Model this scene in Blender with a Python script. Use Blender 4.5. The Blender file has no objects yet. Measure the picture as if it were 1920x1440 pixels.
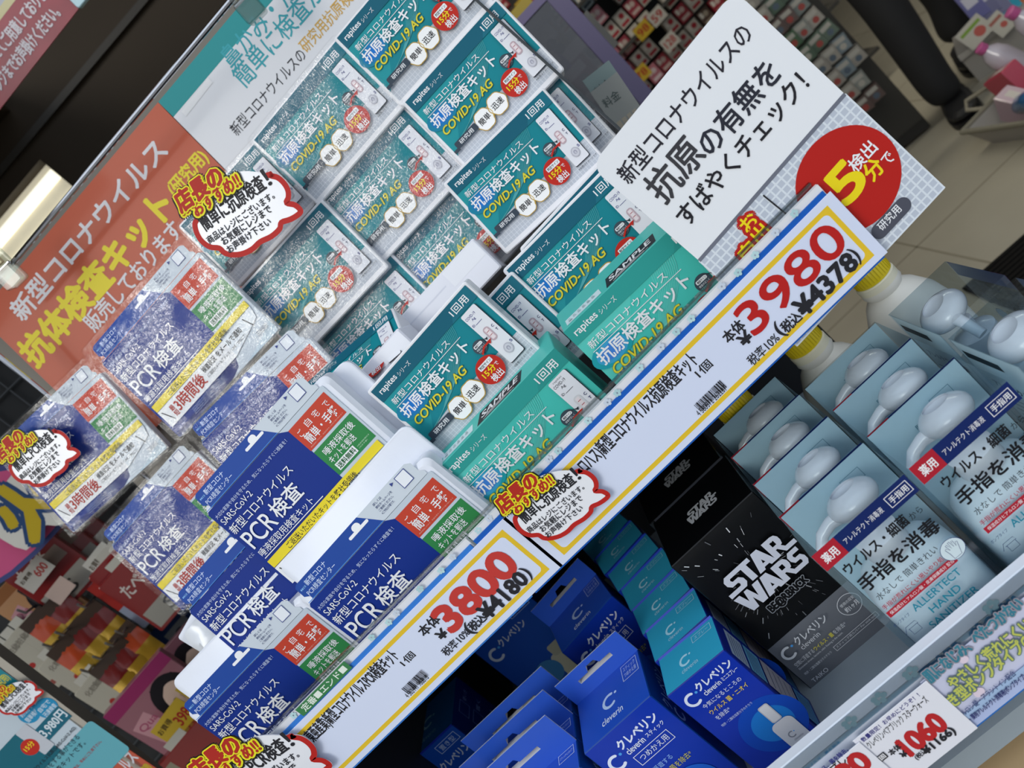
import bpy, bmesh, math, random
from mathutils import Matrix, Vector

# ------------------------------------------------------------------ camera, light, exposure
S = bpy.context.scene
COL = S.collection
F_PX = 1500.0                                   # focal length for a 1920x1440 frame
CAM_Z = 1.0
# world axes seen from the camera (x right, y down, z forward)
RC = ((0.67888078, -0.01404461, -0.73411418),
      (-0.70903827, -0.27228179, -0.65048241),
      (-0.19075015, 0.96211505, -0.19480504))
CAM = Vector((0, 0, CAM_Z))
cd = bpy.data.cameras.new('camera')
cam = bpy.data.objects.new('camera', cd)
COL.objects.link(cam)
cam.matrix_world = Matrix(((RC[0][0], -RC[1][0], -RC[2][0], 0),
                           (RC[0][1], -RC[1][1], -RC[2][1], 0),
                           (RC[0][2], -RC[1][2], -RC[2][2], CAM_Z),
                           (0, 0, 0, 1)))
cd.sensor_width = 36.0
cd.lens = F_PX / 1920 * 36
cd.clip_start = 0.02
cd.clip_end = 60
cd.dof.use_dof = True
cd.dof.focus_distance = 0.70
cd.dof.aperture_fstop = 8.0
S.camera = cam

S.view_settings.view_transform = 'Standard'
S.view_settings.look = 'None'
S.view_settings.gamma = 1.0
S.view_settings.use_curve_mapping = False
S.view_settings.exposure = 0.0

# overcast daylight: a dome that is brightest towards the zenith
W = bpy.data.worlds.new('overcast_sky')
S.world = W
W.use_nodes = True
nt = W.node_tree
nt.nodes.clear()
wo = nt.nodes.new('ShaderNodeOutputWorld')
bg = nt.nodes.new('ShaderNodeBackground')
tc = nt.nodes.new('ShaderNodeTexCoord')
sx = nt.nodes.new('ShaderNodeSeparateXYZ')
cr = nt.nodes.new('ShaderNodeValToRGB')
cr.color_ramp.elements[0].position = 0.35
cr.color_ramp.elements[0].color = (0.15, 0.16, 0.18, 1)
cr.color_ramp.elements[1].position = 0.85
cr.color_ramp.elements[1].color = (0.80, 0.89, 1.0, 1)
mr = nt.nodes.new('ShaderNodeMapRange')
mr.inputs['From Min'].default_value = -1
mr.inputs['From Max'].default_value = 1
nt.links.new(tc.outputs['Generated'], sx.inputs[0])
nt.links.new(sx.outputs['Z'], mr.inputs['Value'])
nt.links.new(mr.outputs[0], cr.inputs[0])
# a bright break in the clouds over the street, behind the photographer
dot = nt.nodes.new('ShaderNodeVectorMath')
dot.operation = 'DOT_PRODUCT'
bd = Vector((-.40, -.78, .42)).normalized()
dot.inputs[1].default_value = bd
nrm = nt.nodes.new('ShaderNodeVectorMath')
nrm.operation = 'NORMALIZE'
nt.links.new(tc.outputs['Generated'], nrm.inputs[0])
nt.links.new(nrm.outputs[0], dot.inputs[0])
br = nt.nodes.new('ShaderNodeMapRange')
br.interpolation_type = 'SMOOTHSTEP'
br.inputs['From Min'].default_value = .955
br.inputs['From Max'].default_value = .992
br.inputs['To Max'].default_value = 6.5
nt.links.new(dot.outputs['Value'], br.inputs['Value'])
ad = nt.nodes.new('ShaderNodeMix')
ad.data_type = 'RGBA'
ad.blend_type = 'ADD'
ad.inputs[0].default_value = 1
ml = nt.nodes.new('ShaderNodeVectorMath')
ml.operation = 'SCALE'
ml.inputs[0].default_value = (1.0, .97, .88)
nt.links.new(br.outputs[0], ml.inputs['Scale'])
nt.links.new(cr.outputs[0], ad.inputs[6])
nt.links.new(ml.outputs[0], ad.inputs[7])
nt.links.new(ad.outputs[2], bg.inputs['Color'])
nt.links.new(bg.outputs[0], wo.inputs['Surface'])
bg.inputs['Strength'].default_value = 1.28


def area(name, loc, aim, sx_, sy_, watt, col):
    l = bpy.data.lights.new(name, 'AREA')
    l.shape = 'RECTANGLE'
    l.size, l.size_y, l.energy, l.color = sx_, sy_, watt, col
    o = bpy.data.objects.new(name, l)
    COL.objects.link(o)
    o.location = loc
    d = Vector(aim) - Vector(loc)
    o.rotation_euler = d.to_track_quat('-Z', 'Y').to_euler()
    return o


# the ceiling tubes of the shop behind the display
for k, (lx, ly) in enumerate(((0.9, 3.0), (2.6, 3.4), (-1.6, 3.2))):
    area('shop_tube_light', (lx, ly, 2.62), (lx, ly, 0), 1.6, 0.2, 20, (1.0, 0.95, 0.82))

# ------------------------------------------------------------------ materials
MATS = {}


def lin(h):
    c = [int(h[i:i + 2], 16) / 255 for i in (0, 2, 4)]
    return tuple(x / 12.92 if x <= .04045 else ((x + .055) / 1.055) ** 2.4 for x in c) + (1,)


def mat(h, rough=.5, coat=0., metal=0., trans=0., alpha=1., emit=0., noise=0., nscale=20., bump=0., spec=.5, ior=1.45):
    key = (h, rough, coat, metal, trans, alpha, emit, noise, nscale, bump, spec, ior)
    if key in MATS:
        return MATS[key]
    m = bpy.data.materials.new('surface_' + h)
    m.use_nodes = True
    t = m.node_tree
    b = t.nodes['Principled BSDF']
    b.inputs['Base Color'].default_value = lin(h)
    b.inputs['Roughness'].default_value = rough
    b.inputs['Metallic'].default_value = metal
    b.inputs['Coat Weight'].default_value = coat
    b.inputs['Coat Roughness'].default_value = .08
    b.inputs['Transmission Weight'].default_value = trans
    b.inputs['Alpha'].default_value = alpha
    b.inputs['Specular IOR Level'].default_value = spec
    b.inputs['IOR'].default_value = ior
    if emit:
        b.inputs['Emission Color'].default_value = lin(h)
        b.inputs['Emission Strength'].default_value = emit
    if noise or bump:
        co = t.nodes.new('ShaderNodeTexCoord')
        n = t.nodes.new('ShaderNodeTexNoise')
        n.inputs['Scale'].default_value = nscale
        n.inputs['Detail'].default_value = 5
        t.links.new(co.outputs['Object'], n.inputs['Vector'])
        if noise:
            mx = t.nodes.new('ShaderNodeMix')
            mx.data_type = 'RGBA'
            mx.blend_type = 'MULTIPLY'
            r = t.nodes.new('ShaderNodeMapRange')
            r.inputs['From Min'].default_value = .3
            r.inputs['From Max'].default_value = .7
            r.inputs['To Min'].default_value = 1 - noise
            r.inputs['To Max'].default_value = 1
            t.links.new(n.outputs['Fac'], r.inputs['Value'])
            mx.inputs[0].default_value = 1
            mx.inputs[6].default_value = lin(h)
            t.links.new(r.outputs[0], mx.inputs[7])
            t.links.new(mx.outputs[2], b.inputs['Base Color'])
        if bump:
            bp = t.nodes.new('ShaderNodeBump')
            bp.inputs['Strength'].default_value = bump
            bp.inputs['Distance'].default_value = .01
            t.links.new(n.outputs['Fac'], bp.inputs['Height'])
            t.links.new(bp.outputs[0], b.inputs['Normal'])
    MATS[key] = m
    return m


def clear(name, tint='FFFFFF', gloss=.12, rough=.06, scale=0., bump=0., edge=.5):
    """thin clear plastic: mostly lets light through, mirrors a little, more at the rim; may be crinkled"""
    key = ('clear', tint, gloss, rough, scale, bump, edge)
    if key in MATS:
        return MATS[key]
    m = bpy.data.materials.new(name)
    m.use_nodes = True
    t = m.node_tree
    t.nodes.clear()
    o = t.nodes.new('ShaderNodeOutputMaterial')
    mx = t.nodes.new('ShaderNodeMixShader')
    tr = t.nodes.new('ShaderNodeBsdfTransparent')
    tr.inputs[0].default_value = lin(tint)
    gl = t.nodes.new('ShaderNodeBsdfGlossy')
    gl.inputs['Roughness'].default_value = rough
    lw = t.nodes.new('ShaderNodeLayerWeight')
    lw.inputs['Blend'].default_value = .3
    r = t.nodes.new('ShaderNodeMapRange')
    r.inputs['To Min'].default_value = gloss
    r.inputs['To Max'].default_value = edge
    t.links.new(lw.outputs['Facing'], r.inputs['Value'])
    t.links.new(r.outputs[0], mx.inputs[0])
    t.links.new(tr.outputs[0], mx.inputs[1])
    t.links.new(gl.outputs[0], mx.inputs[2])
    t.links.new(mx.outputs[0], o.inputs['Surface'])
    if bump:
        co = t.nodes.new('ShaderNodeTexCoord')
        n = t.nodes.new('ShaderNodeTexNoise')
        n.inputs['Scale'].default_value = scale
        n.inputs['Detail'].default_value = 3
        n.inputs['Distortion'].default_value = 1.6
        # the film clings in places and stands off in others
        n2 = t.nodes.new('ShaderNodeTexNoise')
        n2.inputs['Scale'].default_value = 17
        n2.inputs['Detail'].default_value = 2
        r2 = t.nodes.new('ShaderNodeMapRange')
        r2.inputs['From Min'].default_value = .44
        r2.inputs['From Max'].default_value = .62
        r2.inputs['To Min'].default_value = gloss * .12
        r2.inputs['To Max'].default_value = gloss * 2.2
        t.links.new(co.outputs['Object'], n2.inputs['Vector'])
        t.links.new(n2.outputs['Fac'], r2.inputs['Value'])
        t.links.new(r2.outputs[0], r.inputs['To Min'])
        bp = t.nodes.new('ShaderNodeBump')
        bp.inputs['Strength'].default_value = bump
        bp.inputs['Distance'].default_value = .0012
        t.links.new(co.outputs['Object'], n.inputs['Vector'])
        t.links.new(n.outputs['Fac'], bp.inputs['Height'])
        t.links.new(bp.outputs[0], gl.inputs['Normal'])
        t.links.new(bp.outputs[0], lw.inputs['Normal'])
    MATS[key] = m
    return m


# ------------------------------------------------------------------ text outlines (built-in font, with its CJK fallback)
SCR = bpy.data.scenes.new('lettering')
TXT = {}


def glyphs(s, bold=0., shear=0.):
    key = (s, bold, shear)
    if key not in TXT:
        cu = bpy.data.curves.new('lettering', 'FONT')
        cu.body = s
        cu.resolution_u = 5 if all(ord(c) < 128 for c in s) else 2
        cu.offset = bold
        cu.shear = shear
        cu.fill_mode = 'FRONT'
        o = bpy.data.objects.new('lettering', cu)
        SCR.collection.objects.link(o)
        vl = SCR.view_layers[0]
        vl.update()
        me = bpy.data.meshes.new_from_object(o.evaluated_get(vl.depsgraph))
        vs = [(v.co.x, v.co.y) for v in me.vertices]
        fs = [tuple(p.vertices) for p in me.polygons]
        fs = [f if sum(vs[f[i]][0] * vs[f[(i + 1) % len(f)]][1] - vs[f[(i + 1) % len(f)]][0] * vs[f[i]][1] for i in range(len(f))) >= 0 else f[::-1] for f in fs]
        bpy.data.objects.remove(o)
        bpy.data.curves.remove(cu)
        bpy.data.meshes.remove(me)
        xs = [v[0] for v in vs] or [0, 1]
        ys = [v[1] for v in vs] or [0, 1]
        TXT[key] = (vs, fs, min(xs), max(xs), min(ys), max(ys))
    return TXT[key]


# ------------------------------------------------------------------ mesh builder
EPS = 0.00005


class M:
    """collects faces of one mesh; drawing calls go onto the current face plane (O, U, V, N)"""

    def __init__(self):
        self.v, self.f, self.mi, self.mats = [], [], [], []
        self.plane()

    def plane(self, O=(0, 0, 0), U=(1, 0, 0), V=(0, 1, 0), s=1.):
        self.O, self.U, self.V, self.s = Vector(O), Vector(U).normalized(), Vector(V).normalized(), s
        self.N = self.U.cross(self.V)
        self.lay = 1
        return self

    def m(self, mt):
        if isinstance(mt, str):
            mt = mat(mt, .5, spec=.22)
        if mt not in self.mats:
            self.mats.append(mt)
        return self.mats.index(mt)

    def face(self, pts, mt):
        i = len(self.v)
        self.v += [tuple(p) for p in pts]
        self.f.append(tuple(range(i, i + len(pts))))
        self.mi.append(self.m(mt))

    def P(self, u, v, z=0.):
        return self.O + self.U * (u * self.s) + self.V * (v * self.s) + self.N * z

    def poly(self, pts, mt, layer=None):
        if layer is None:
            self.lay += 1
        z = EPS * (self.lay if layer is None else layer)
        a = sum(pts[i][0] * pts[(i + 1) % len(pts)][1] - pts[(i + 1) % len(pts)][0] * pts[i][1] for i in range(len(pts)))
        if a < 0:
            pts = pts[::-1]
        self.face([self.P(u, v, z) for u, v in pts], mt)

    def rect(self, u0, v0, u1, v1, mt, layer=None):
        self.poly([(u0, v0), (u1, v0), (u1, v1), (u0, v1)], mt, layer)

    def rrect(self, u0, v0, u1, v1, r, mt, n=5):
        self.poly(rr(u0, v0, u1, v1, r, n), mt)

    def disc(self, cu, cv, r, mt, n=32, rv=None):
        rv = rv or r
        self.poly([(cu + r * math.cos(2 * math.pi * k / n), cv + rv * math.sin(2 * math.pi * k / n)) for k in range(n)], mt)

    def stroke(self, pts, w, mt, closed=False):
        """a ribbon of width w along a polyline"""
        self.lay += 1
        z = EPS * self.lay
        n = len(pts)
        L, R = [], []
        for i in range(n):
            a = pts[i - 1] if (i > 0 or closed) else pts[i]
            b = pts[(i + 1) % n] if (i < n - 1 or closed) else pts[i]
            dx, dy = b[0] - a[0], b[1] - a[1]
            l = math.hypot(dx, dy) or 1
            nx, ny = -dy / l * w / 2, dx / l * w / 2
            L.append((pts[i][0] + nx, pts[i][1] + ny))
            R.append((pts[i][0] - nx, pts[i][1] - ny))
        for i in range(n if closed else n - 1):
            j = (i + 1) % n
            self.face([self.P(*R[i], z), self.P(*R[j], z), self.P(*L[j], z), self.P(*L[i], z)], mt)

    def frame(self, u0, v0, u1, v1, w, mt):
        self.lay += 1
        z = self.lay
        for q in ((u0, v0, u1, v0 + w), (u0, v1 - w, u1, v1), (u0, v0 + w, u0 + w, v1 - w), (u1 - w, v0 + w, u1, v1 - w)):
            self.rect(*q, mt, layer=z)

    def text(self, s, u0, v0, u1, v1, mt, bold=0., shear=0., halo=None, slope=0., rot=0.):
        """letters fitted into the box (u0,v0)-(u1,v1); halo = [(radius, material), ...] outlines, widest first"""
        heavy = bold if bold > .012 else 0.
        vs, fs, x0, x1, y0, y1 = glyphs(s, 0. if heavy else bold, shear)
        kx = (u1 - u0) / ((x1 - x0) or 1)
        ky = (v1 - v0) / ((y1 - y0) or 1)
        cx, cy = (u0 + u1) / 2, (v0 + v1) / 2
        cr_, sr_ = math.cos(rot), math.sin(rot)

        def put(du, dv, mt2):
            z = EPS * self.lay
            i0 = len(self.v)
            k = self.m(mt2)
            for x, y in vs:
                a, b = u0 + (x - x0) * kx + du, v0 + (y - y0) * ky + dv + slope * (x - x0) * kx
                if rot:
                    a, b = cx + (a - cx) * cr_ - (b - cy) * sr_, cy + (a - cx) * sr_ + (b - cy) * cr_
                self.v.append(tuple(self.P(a, b, z)))
            for f in fs:
                self.f.append(tuple(i0 + j for j in f))
                self.mi.append(k)
            self.lay += .13                     # no two faces may lie in exactly the same plane
        self.lay += 1
        for r, mh in halo or ():
            for k in range(12):
                put(r * math.cos(k * math.pi / 6), r * math.sin(k * math.pi / 6), mh)
            self.lay += .6
        if heavy:
            r = heavy * (y1 - y0) * abs(ky) * .9
            for k in range(6):
                put(r * math.cos(k * math.pi / 3 + .4), r * math.sin(k * math.pi / 3 + .4), mt)
        put(0, 0, mt)

    # ---- solids in plain local coordinates
    def prism(self, out, z0, z1, mt, side=None, ch=0., cap_back=True):
        """outline (ccw, xy) pushed from z0 to z1 with a small chamfer ch at both ends"""
        side = side or mt
        n = len(out)
        rings = []
        if ch:
            cx = sum(p[0] for p in out) / n
            cy = sum(p[1] for p in out) / n
            mx = max(math.hypot(p[0] - cx, p[1] - cy) for p in out)
            ins = [(p[0] - math.copysign(min(ch, abs(p[0] - cx)), p[0] - cx), p[1] - math.copysign(min(ch, abs(p[1] - cy)), p[1] - cy)) for p in out]
            rings = [(ins, z0), (out, z0 + ch), (out, z1 - ch), (ins, z1)]
        else:
            rings = [(out, z0), (out, z1)]
        i0 = len(self.v)
        for pts, z in rings:
            self.v += [(p[0], p[1], z) for p in pts]
        ks, kf = self.m(side), self.m(mt)
        for r in range(len(rings) - 1):
            for j in range(n):
                a, b = i0 + r * n + j, i0 + r * n + (j + 1) % n
                self.f.append((a, b, b + n, a + n))
                self.mi.append(ks)
        self.f.append(tuple(i0 + (len(rings) - 1) * n + j for j in range(n)))
        self.mi.append(kf)
        if cap_back:
            self.f.append(tuple(i0 + j for j in reversed(range(n))))
            self.mi.append(ks)

    def box(self, x0, x1, y0, y1, z0, z1, mt, r=0., ch=0., side=None):
        self.prism(rr(x0, y0, x1, y1, r, 3) if r else [(x0, y0), (x1, y0), (x1, y1), (x0, y1)], z0, z1, mt, side, ch)

    def tube(self, pts, r, mt, n=10, closed=False, caps=True):
        pts = [Vector(p) for p in pts]
        rs = r if isinstance(r, (list, tuple)) else [r] * len(pts)
        rings = []
        up = None
        for i, p in enumerate(pts):
            a = pts[i - 1] if i else p
            b = pts[i + 1] if i < len(pts) - 1 else p
            d = (b - a).normalized()
            if up is None:
                up = Vector((0, 0, 1)) if abs(d.z) < .9 else Vector((1, 0, 0))
            x = d.cross(up).normalized()
            up = x.cross(d).normalized()
            rings.append([p + (x * math.cos(t) + up * math.sin(t)) * rs[i] for t in [2 * math.pi * k / n for k in range(n)]])
        i0 = len(self.v)
        k = self.m(mt)
        for rg in rings:
            self.v += [tuple(q) for q in rg]
        for r_ in range(len(rings) - 1):
            for j in range(n):
                a, b = i0 + r_ * n + j, i0 + r_ * n + (j + 1) % n
                self.f.append((a, b, b + n, a + n))
                self.mi.append(k)
        if caps:
            self.f.append(tuple(i0 + j for j in reversed(range(n))))
            self.f.append(tuple(i0 + (len(rings) - 1) * n + j for j in range(n)))
            self.mi += [k, k]

    def lathe(self, prof, mt, c=(0, 0, 0), n=24, axis='y', sq=None):
        """profile [(radius, height)] turned about the local y (or z) axis"""
        i0 = len(self.v)
        k = self.m(mt)
        for r, h in prof:
            for j in range(n):
                t = 2 * math.pi * j / n
                a, b = r * math.cos(t), r * math.sin(t)
                if sq:
                    e = sq
                    a = r * math.copysign(abs(math.cos(t)) ** e, math.cos(t))
                    b = r * math.copysign(abs(math.sin(t)) ** e, math.sin(t))
                q = (c[0] + a, c[1] + h, c[2] - b) if axis == 'y' else (c[0] + a, c[1] + b, c[2] + h)
                self.v.append(q)
        for r_ in range(len(prof) - 1):
            for j in range(n):
                a, b = i0 + r_ * n + j, i0 + r_ * n + (j + 1) % n
                self.f.append((a, b, b + n, a + n))
                self.mi.append(k)
        self.f.append(tuple(i0 + j for j in reversed(range(n))))
        self.f.append(tuple(i0 + (len(prof) - 1) * n + j for j in range(n)))
        self.mi += [k, k]

    def mesh(self, name):
        me = bpy.data.meshes.new(name)
        me.from_pydata(self.v, [], self.f)
        for mt in self.mats:
            me.materials.append(mt)
        me.polygons.foreach_set('material_index', self.mi)
        me.update()
        return me

    def build(self, name, parent=None, matrix=None, smooth=False):
        me = self.mesh(name)
        if smooth:
            me.polygons.foreach_set('use_smooth', [True] * len(me.polygons))
            try:
                me.set_sharp_from_angle(angle=math.radians(40))
            except Exception:
                pass
        o = bpy.data.objects.new(name, me)
        COL.objects.link(o)
        if parent is not None:
            o.parent = parent
        if matrix is not None:
            o.matrix_local = matrix
        return o


def rr(u0, v0, u1, v1, r, n=5):
    r = min(r, abs(u1 - u0) / 2, abs(v1 - v0) / 2)
    out = []
    for cx, cy, a0 in ((u1 - r, v0 + r, -90), (u1 - r, v1 - r, 0), (u0 + r, v1 - r, 90), (u0 + r, v0 + r, 180)):
        for k in range(n + 1):
            a = math.radians(a0 + 90 * k / n)
            out.append((cx + r * math.cos(a), cy + r * math.sin(a)))
    return out


def smooth_loop(pts, k=4):
    out = []
    n = len(pts)
    for i in range(n):
        p0, p1, p2, p3 = (pts[(i + j - 1) % n] for j in range(4))
        for s in range(k):
            t = s / k
            out.append(tuple(.5 * (2 * p1[a] + (p2[a] - p0[a]) * t + (2 * p0[a] - 5 * p1[a] + 4 * p2[a] - p3[a]) * t * t + (3 * p1[a] - p0[a] - 3 * p2[a] + p3[a]) * t ** 3) for a in (0, 1)))
    return out


# ------------------------------------------------------------------ where things stand
def ray(q):
    x, y = q[0] - 960, q[1] - 720
    return Vector((RC[0][i] * x + RC[1][i] * y + RC[2][i] * F_PX for i in range(3)))


def on_y(q, y):
    d = ray(q)
    return CAM + d * (y / d.y)


def on_z(q, z):
    d = ray(q)
    return CAM + d * ((z - CAM_Z) / d.z)


class Face:
    """a plane that stands at distance D in front of the viewer's place, leaning back by th degrees, turned by yaw"""

    def __init__(self, D, th=0., yaw=0.):
        t, y = math.radians(th), math.radians(yaw)
        f = Vector((-math.sin(y), math.cos(y), 0))
        self.u = Vector((math.cos(y), math.sin(y), 0))
        self.v = f * math.sin(t) + Vector((0, 0, math.cos(t)))
        self.n = self.u.cross(self.v)
        self.D = D

    def at(self, q):
        d = ray(q)
        return CAM + d * (-self.D / self.n.dot(d))

    def place(self, TL, TR, W=None):
        """matrix whose origin is the top-left corner and whose x runs along the top edge; scale to a real width W if given"""
        a, b = self.at(TL), self.at(TR)
        x = (b - a)
        L = x.length
        x.normalize()
        y = self.n.cross(x)
        s = L / W if W else 1.
        return Matrix(((x.x * s, y.x * s, self.n.x * s, a.x), (x.y * s, y.y * s, self.n.y * s, a.y), (x.z * s, y.z * s, self.n.z * s, a.z), (0, 0, 0, 1))), L


def local(mx, face, q):
    """picture point on the face -> local (x, y) of matrix mx"""
    p = mx.inverted() @ face.at(q)
    return p.x, p.y


def tag(o, label=None, cat=None, group=None, kind=None):
    for k, v in (('label', label), ('category', cat), ('group', group), ('kind', kind)):
        if v:
            o[k] = v
    return o


def thing(name, label, cat, mx=None, group=None):
    o = bpy.data.objects.new(name, None)
    o.empty_display_size = .02
    COL.objects.link(o)
    if mx is not None:
        o.matrix_world = mx
    return tag(o, label, cat, group)


KIDS = {}


def kid(p, o):
    KIDS.setdefault(p.name, []).append(o)
    return o


def part(p, mb, name, label=None, smooth=False):
    o = mb.build(name, p, None, smooth)
    if label:
        o['label'] = label
    kid(p, o)
    return o


def copy_tree(o, mx=None, parent=None):
    c = o.copy()
    COL.objects.link(c)
    if parent is not None:
        c.parent = parent
    for ch in KIDS.get(o.name, []):
        kid(c, copy_tree(ch, None, c))
    if mx is not None:
        c.matrix_world = mx
    return c


def T(x, y, z):
    return Matrix.Translation((x, y, z))


def structure(name, mb, smooth=False):
    return tag(mb.build(name, None, None, smooth), kind='structure')


WHITE = mat('E9E8E6', .45, spec=.3)
PAPER = mat('DEDDDA', .55, spec=.2)
# ================================================================== prints shared by the goods
RED, YEL, GREEN, NAVY, INK = 'B8261C', 'E6D21E', '1F7A35', '12307F', '26262C'


def antigen_print(m, s, H, bright=False):
    """front of the antigen kit, 1.5 x 1 units"""
    m.plane((0, -H, 0), s=s)
    body, band, line, lite = ('46BDB2', '2F9993', '6CCBC2', '57C4BA') if bright else ('0B7F8C', '0A5A70', '4FA2A8', '1C8F98')
    wh = 'E4E6EA'
    m.rect(0, 0, 1.5, 1, 'B9BFCA')
    m.lay += 1
    for k in range(1, 34):
        m.rect(k * .045 - .003, 0, k * .045 + .003, .31, 'D3D7DF', layer=m.lay)
    m.lay += 1
    for k in range(1, 7):
        m.rect(0, k * .045 - .003, 1.5, k * .045 + .003, 'D3D7DF', layer=m.lay)
    m.poly([(0, .14), (.05, .19), (.2, .26), (.42, .29), (1.5, .295), (1.5, 1), (0, 1)], body)
    m.poly([(0, .2), (.09, .2), (.34, .5), (.62, .83), (0, .83)], lite)
    for k in range(13):
        p0, p1, p2 = (.04 + .012 * k, .22 + .004 * k), (.70 + .025 * k, .34 + .008 * k), (.86 + .02 * k, .83)
        m.stroke([tuple((1 - t) ** 2 * p0[a] + 2 * t * (1 - t) * p1[a] + t * t * p2[a] for a in (0, 1)) for t in [j / 10 for j in range(11)]], .0045, line)
    m.rect(0, .83, 1.5, 1, band)
    m.poly([(1.12, .83), (1.27, 1), (1.5, 1), (1.5, .83)], '2C918C' if bright else '14687C')
    for r, c in ((.17, '1F9AA6' if bright else '0E7C9C'), (.13, '3A9CC8' if bright else '0F74B0'), (.09, '3F7FD0' if bright else '1470C4')):
        m.disc(.19, .585, r * 1.25, c, 28, r * .75)
    m.text('rapites', .06, .87, .31, .955, wh, .012)
    m.text('シリーズ', .335, .882, .52, .935, wh)
    m.text('1回用', 1.18, .865, 1.42, .955, wh, .01)
    m.text('新型コロナウイルス', .07, .712, .95, .79, wh, .004)
    m.rect(.06, .685, 1.07, .691, wh)
    m.text('抗原検査キット', .05, .525, 1.06, .672, wh, .022)
    m.text('COVID-19 AG', .07, .395, .86, .485, 'D9CF3C', .018, .25, halo=[(.005, '7A7A30')])
    m.disc(1.13, .47, .078, '3E4A55', 24)
    m.rrect(1.075, .48, 1.185, .515, .012, wh)
    m.text('確認サイン', 1.085, .486, 1.176, .509, INK, .02)
    m.text('検査が正しく', 1.075, .448, 1.185, .47, wh)
    m.text('できたか表示', 1.078, .418, 1.182, .44, wh)
    # the test cassette
    m.rrect(1.222, .112, 1.432, .81, .014, '2B2B33')
    m.rrect(1.22, .122, 1.424, .815, .018, 'DEDFE6')
    blue = '33377F' if not bright else '55565E'
    if bright:
        m.text('rapitas', 1.26, .775, 1.36, .8, blue)
    m.text('COVID-19', 1.235, .735, 1.365, .766, blue, .012)
    m.text('Ag', 1.28, .69, 1.325, .724, blue, .012)
    m.text('ID:', 1.236, .645, 1.268, .672, blue, .012)
    m.rect(1.275, .645, 1.36, .65, blue)
    m.rrect(1.268, .40, 1.345, .57, .034, 'B9A3AC' if not bright else 'CFCFD4')
    m.rrect(1.283, .42, 1.33, .555, .01, 'D9C4CC' if not bright else 'D8D8DC')
    m.rrect(1.289, .425, 1.324, .55, .006, 'E3D8DC')
    for v in (.515, .47):
        m.rect(1.289, v - .003, 1.324, v + .003, 'A23A48')
    m.text('C', 1.372, .51, 1.396, .538, '3A3A6A', .02)
    m.text('T', 1.378, .455, 1.402, .482, '3A3A6A', .02)
    m.text('S', 1.385, .27, 1.41, .3, '33377F', .02)
    m.disc(1.325, .25, .05, 'B3B3BF', 24, .058)
    m.disc(1.325, .25, .038, 'C9C9D2', 24, .046)
    m.rrect(1.305, .225, 1.345, .275, .02, '9C9CAC')
    m.rrect(1.315, .228, 1.335, .262, .01, 'BFBFCB')
    m.stroke([(1.165, .525), (1.245, .60 - .12)], .007, '2B3038')
    m.poly([(1.26, .49), (1.222, .487), (1.243, .462)], '2B3038')
    m.stroke([(1.09, .395), (1.16, .44), (1.24, .46 - .02)], .02, RED)
    m.poly([(1.275, .452), (1.215, .455), (1.235, .41)], RED)
    # benefit badges
    for cu, cv, t in ((.51, .20, '簡単'), (.735, .215, '迅速')):
        for r, c in ((.128, 'B59338'), (.118, 'EFEFF0')):
            m.poly([(cu + r * math.cos(a) * (1 + .04 * math.cos(6 * a)), cv + r * math.sin(a) * (1 + .04 * math.cos(6 * a))) for a in [k * math.pi / 15 for k in range(30)]], c)
        m.text(t, cu - .078, cv - .038, cu + .078, cv + .04, INK, .02)
    m.stroke([(.60, .13), (.635, .2), (.62, .28)], .008, 'C9A84A')
    m.disc(1.03, .235, .157, RED, 36)
    m.rrect(.945, .285, 1.125, .34, .012, wh)
    m.text('判定サイン', .957, .295, 1.113, .332, INK, .02)
    m.text('15分', .925, .2, 1.09, .275, YEL, .03)
    m.text('で', 1.1, .215, 1.142, .255, wh, .01)
    m.text('検出', .965, .105, 1.11, .188, wh, .02)
    m.rrect(.06, .175, .4, .262, .02, '37424F')
    m.rect(-.0, .16, .08, .2, '37424F')
    m.text('研究用', .125, .192, .335, .247, wh, .006)
    m.text('※画像はイメージです', 1.22, .06, 1.49, .088, INK)


AW = .133                      # label width of a boxed antigen kit
AS = AW / 1.5
AH = AS


def antigen_kit(deep=.034, wrap=True):
    root = thing('antigen_test_kit', 'x', 'test kit box')
    c = M()
    c.prism(rr(-.0035, -AH - .006, AW + .003, .0028, .003, 3), -deep, 0, mat('E3E3E8', .4, .25), ch=.0012)
    c.plane((0, -AH - .006, 0), (1, 0, 0), (0, 0, -1)) 
    part(root, c, 'carton')
    l = M()
    antigen_print(l, AS, AH)
    part(root, l, 'front_label')
    if wrap:
        w = M()
        w.prism(rr(-.006, -AH - .009, AW + .0055, .0055, .004, 3), -deep - .002, .0048, clear('shrink_wrap', 'FFFFFF', .05, .03, 210., .8, .12), ch=.002)
        part(root, w, 'shrink_wrap', 'clear crinkled plastic wrap')
    return root


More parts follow.
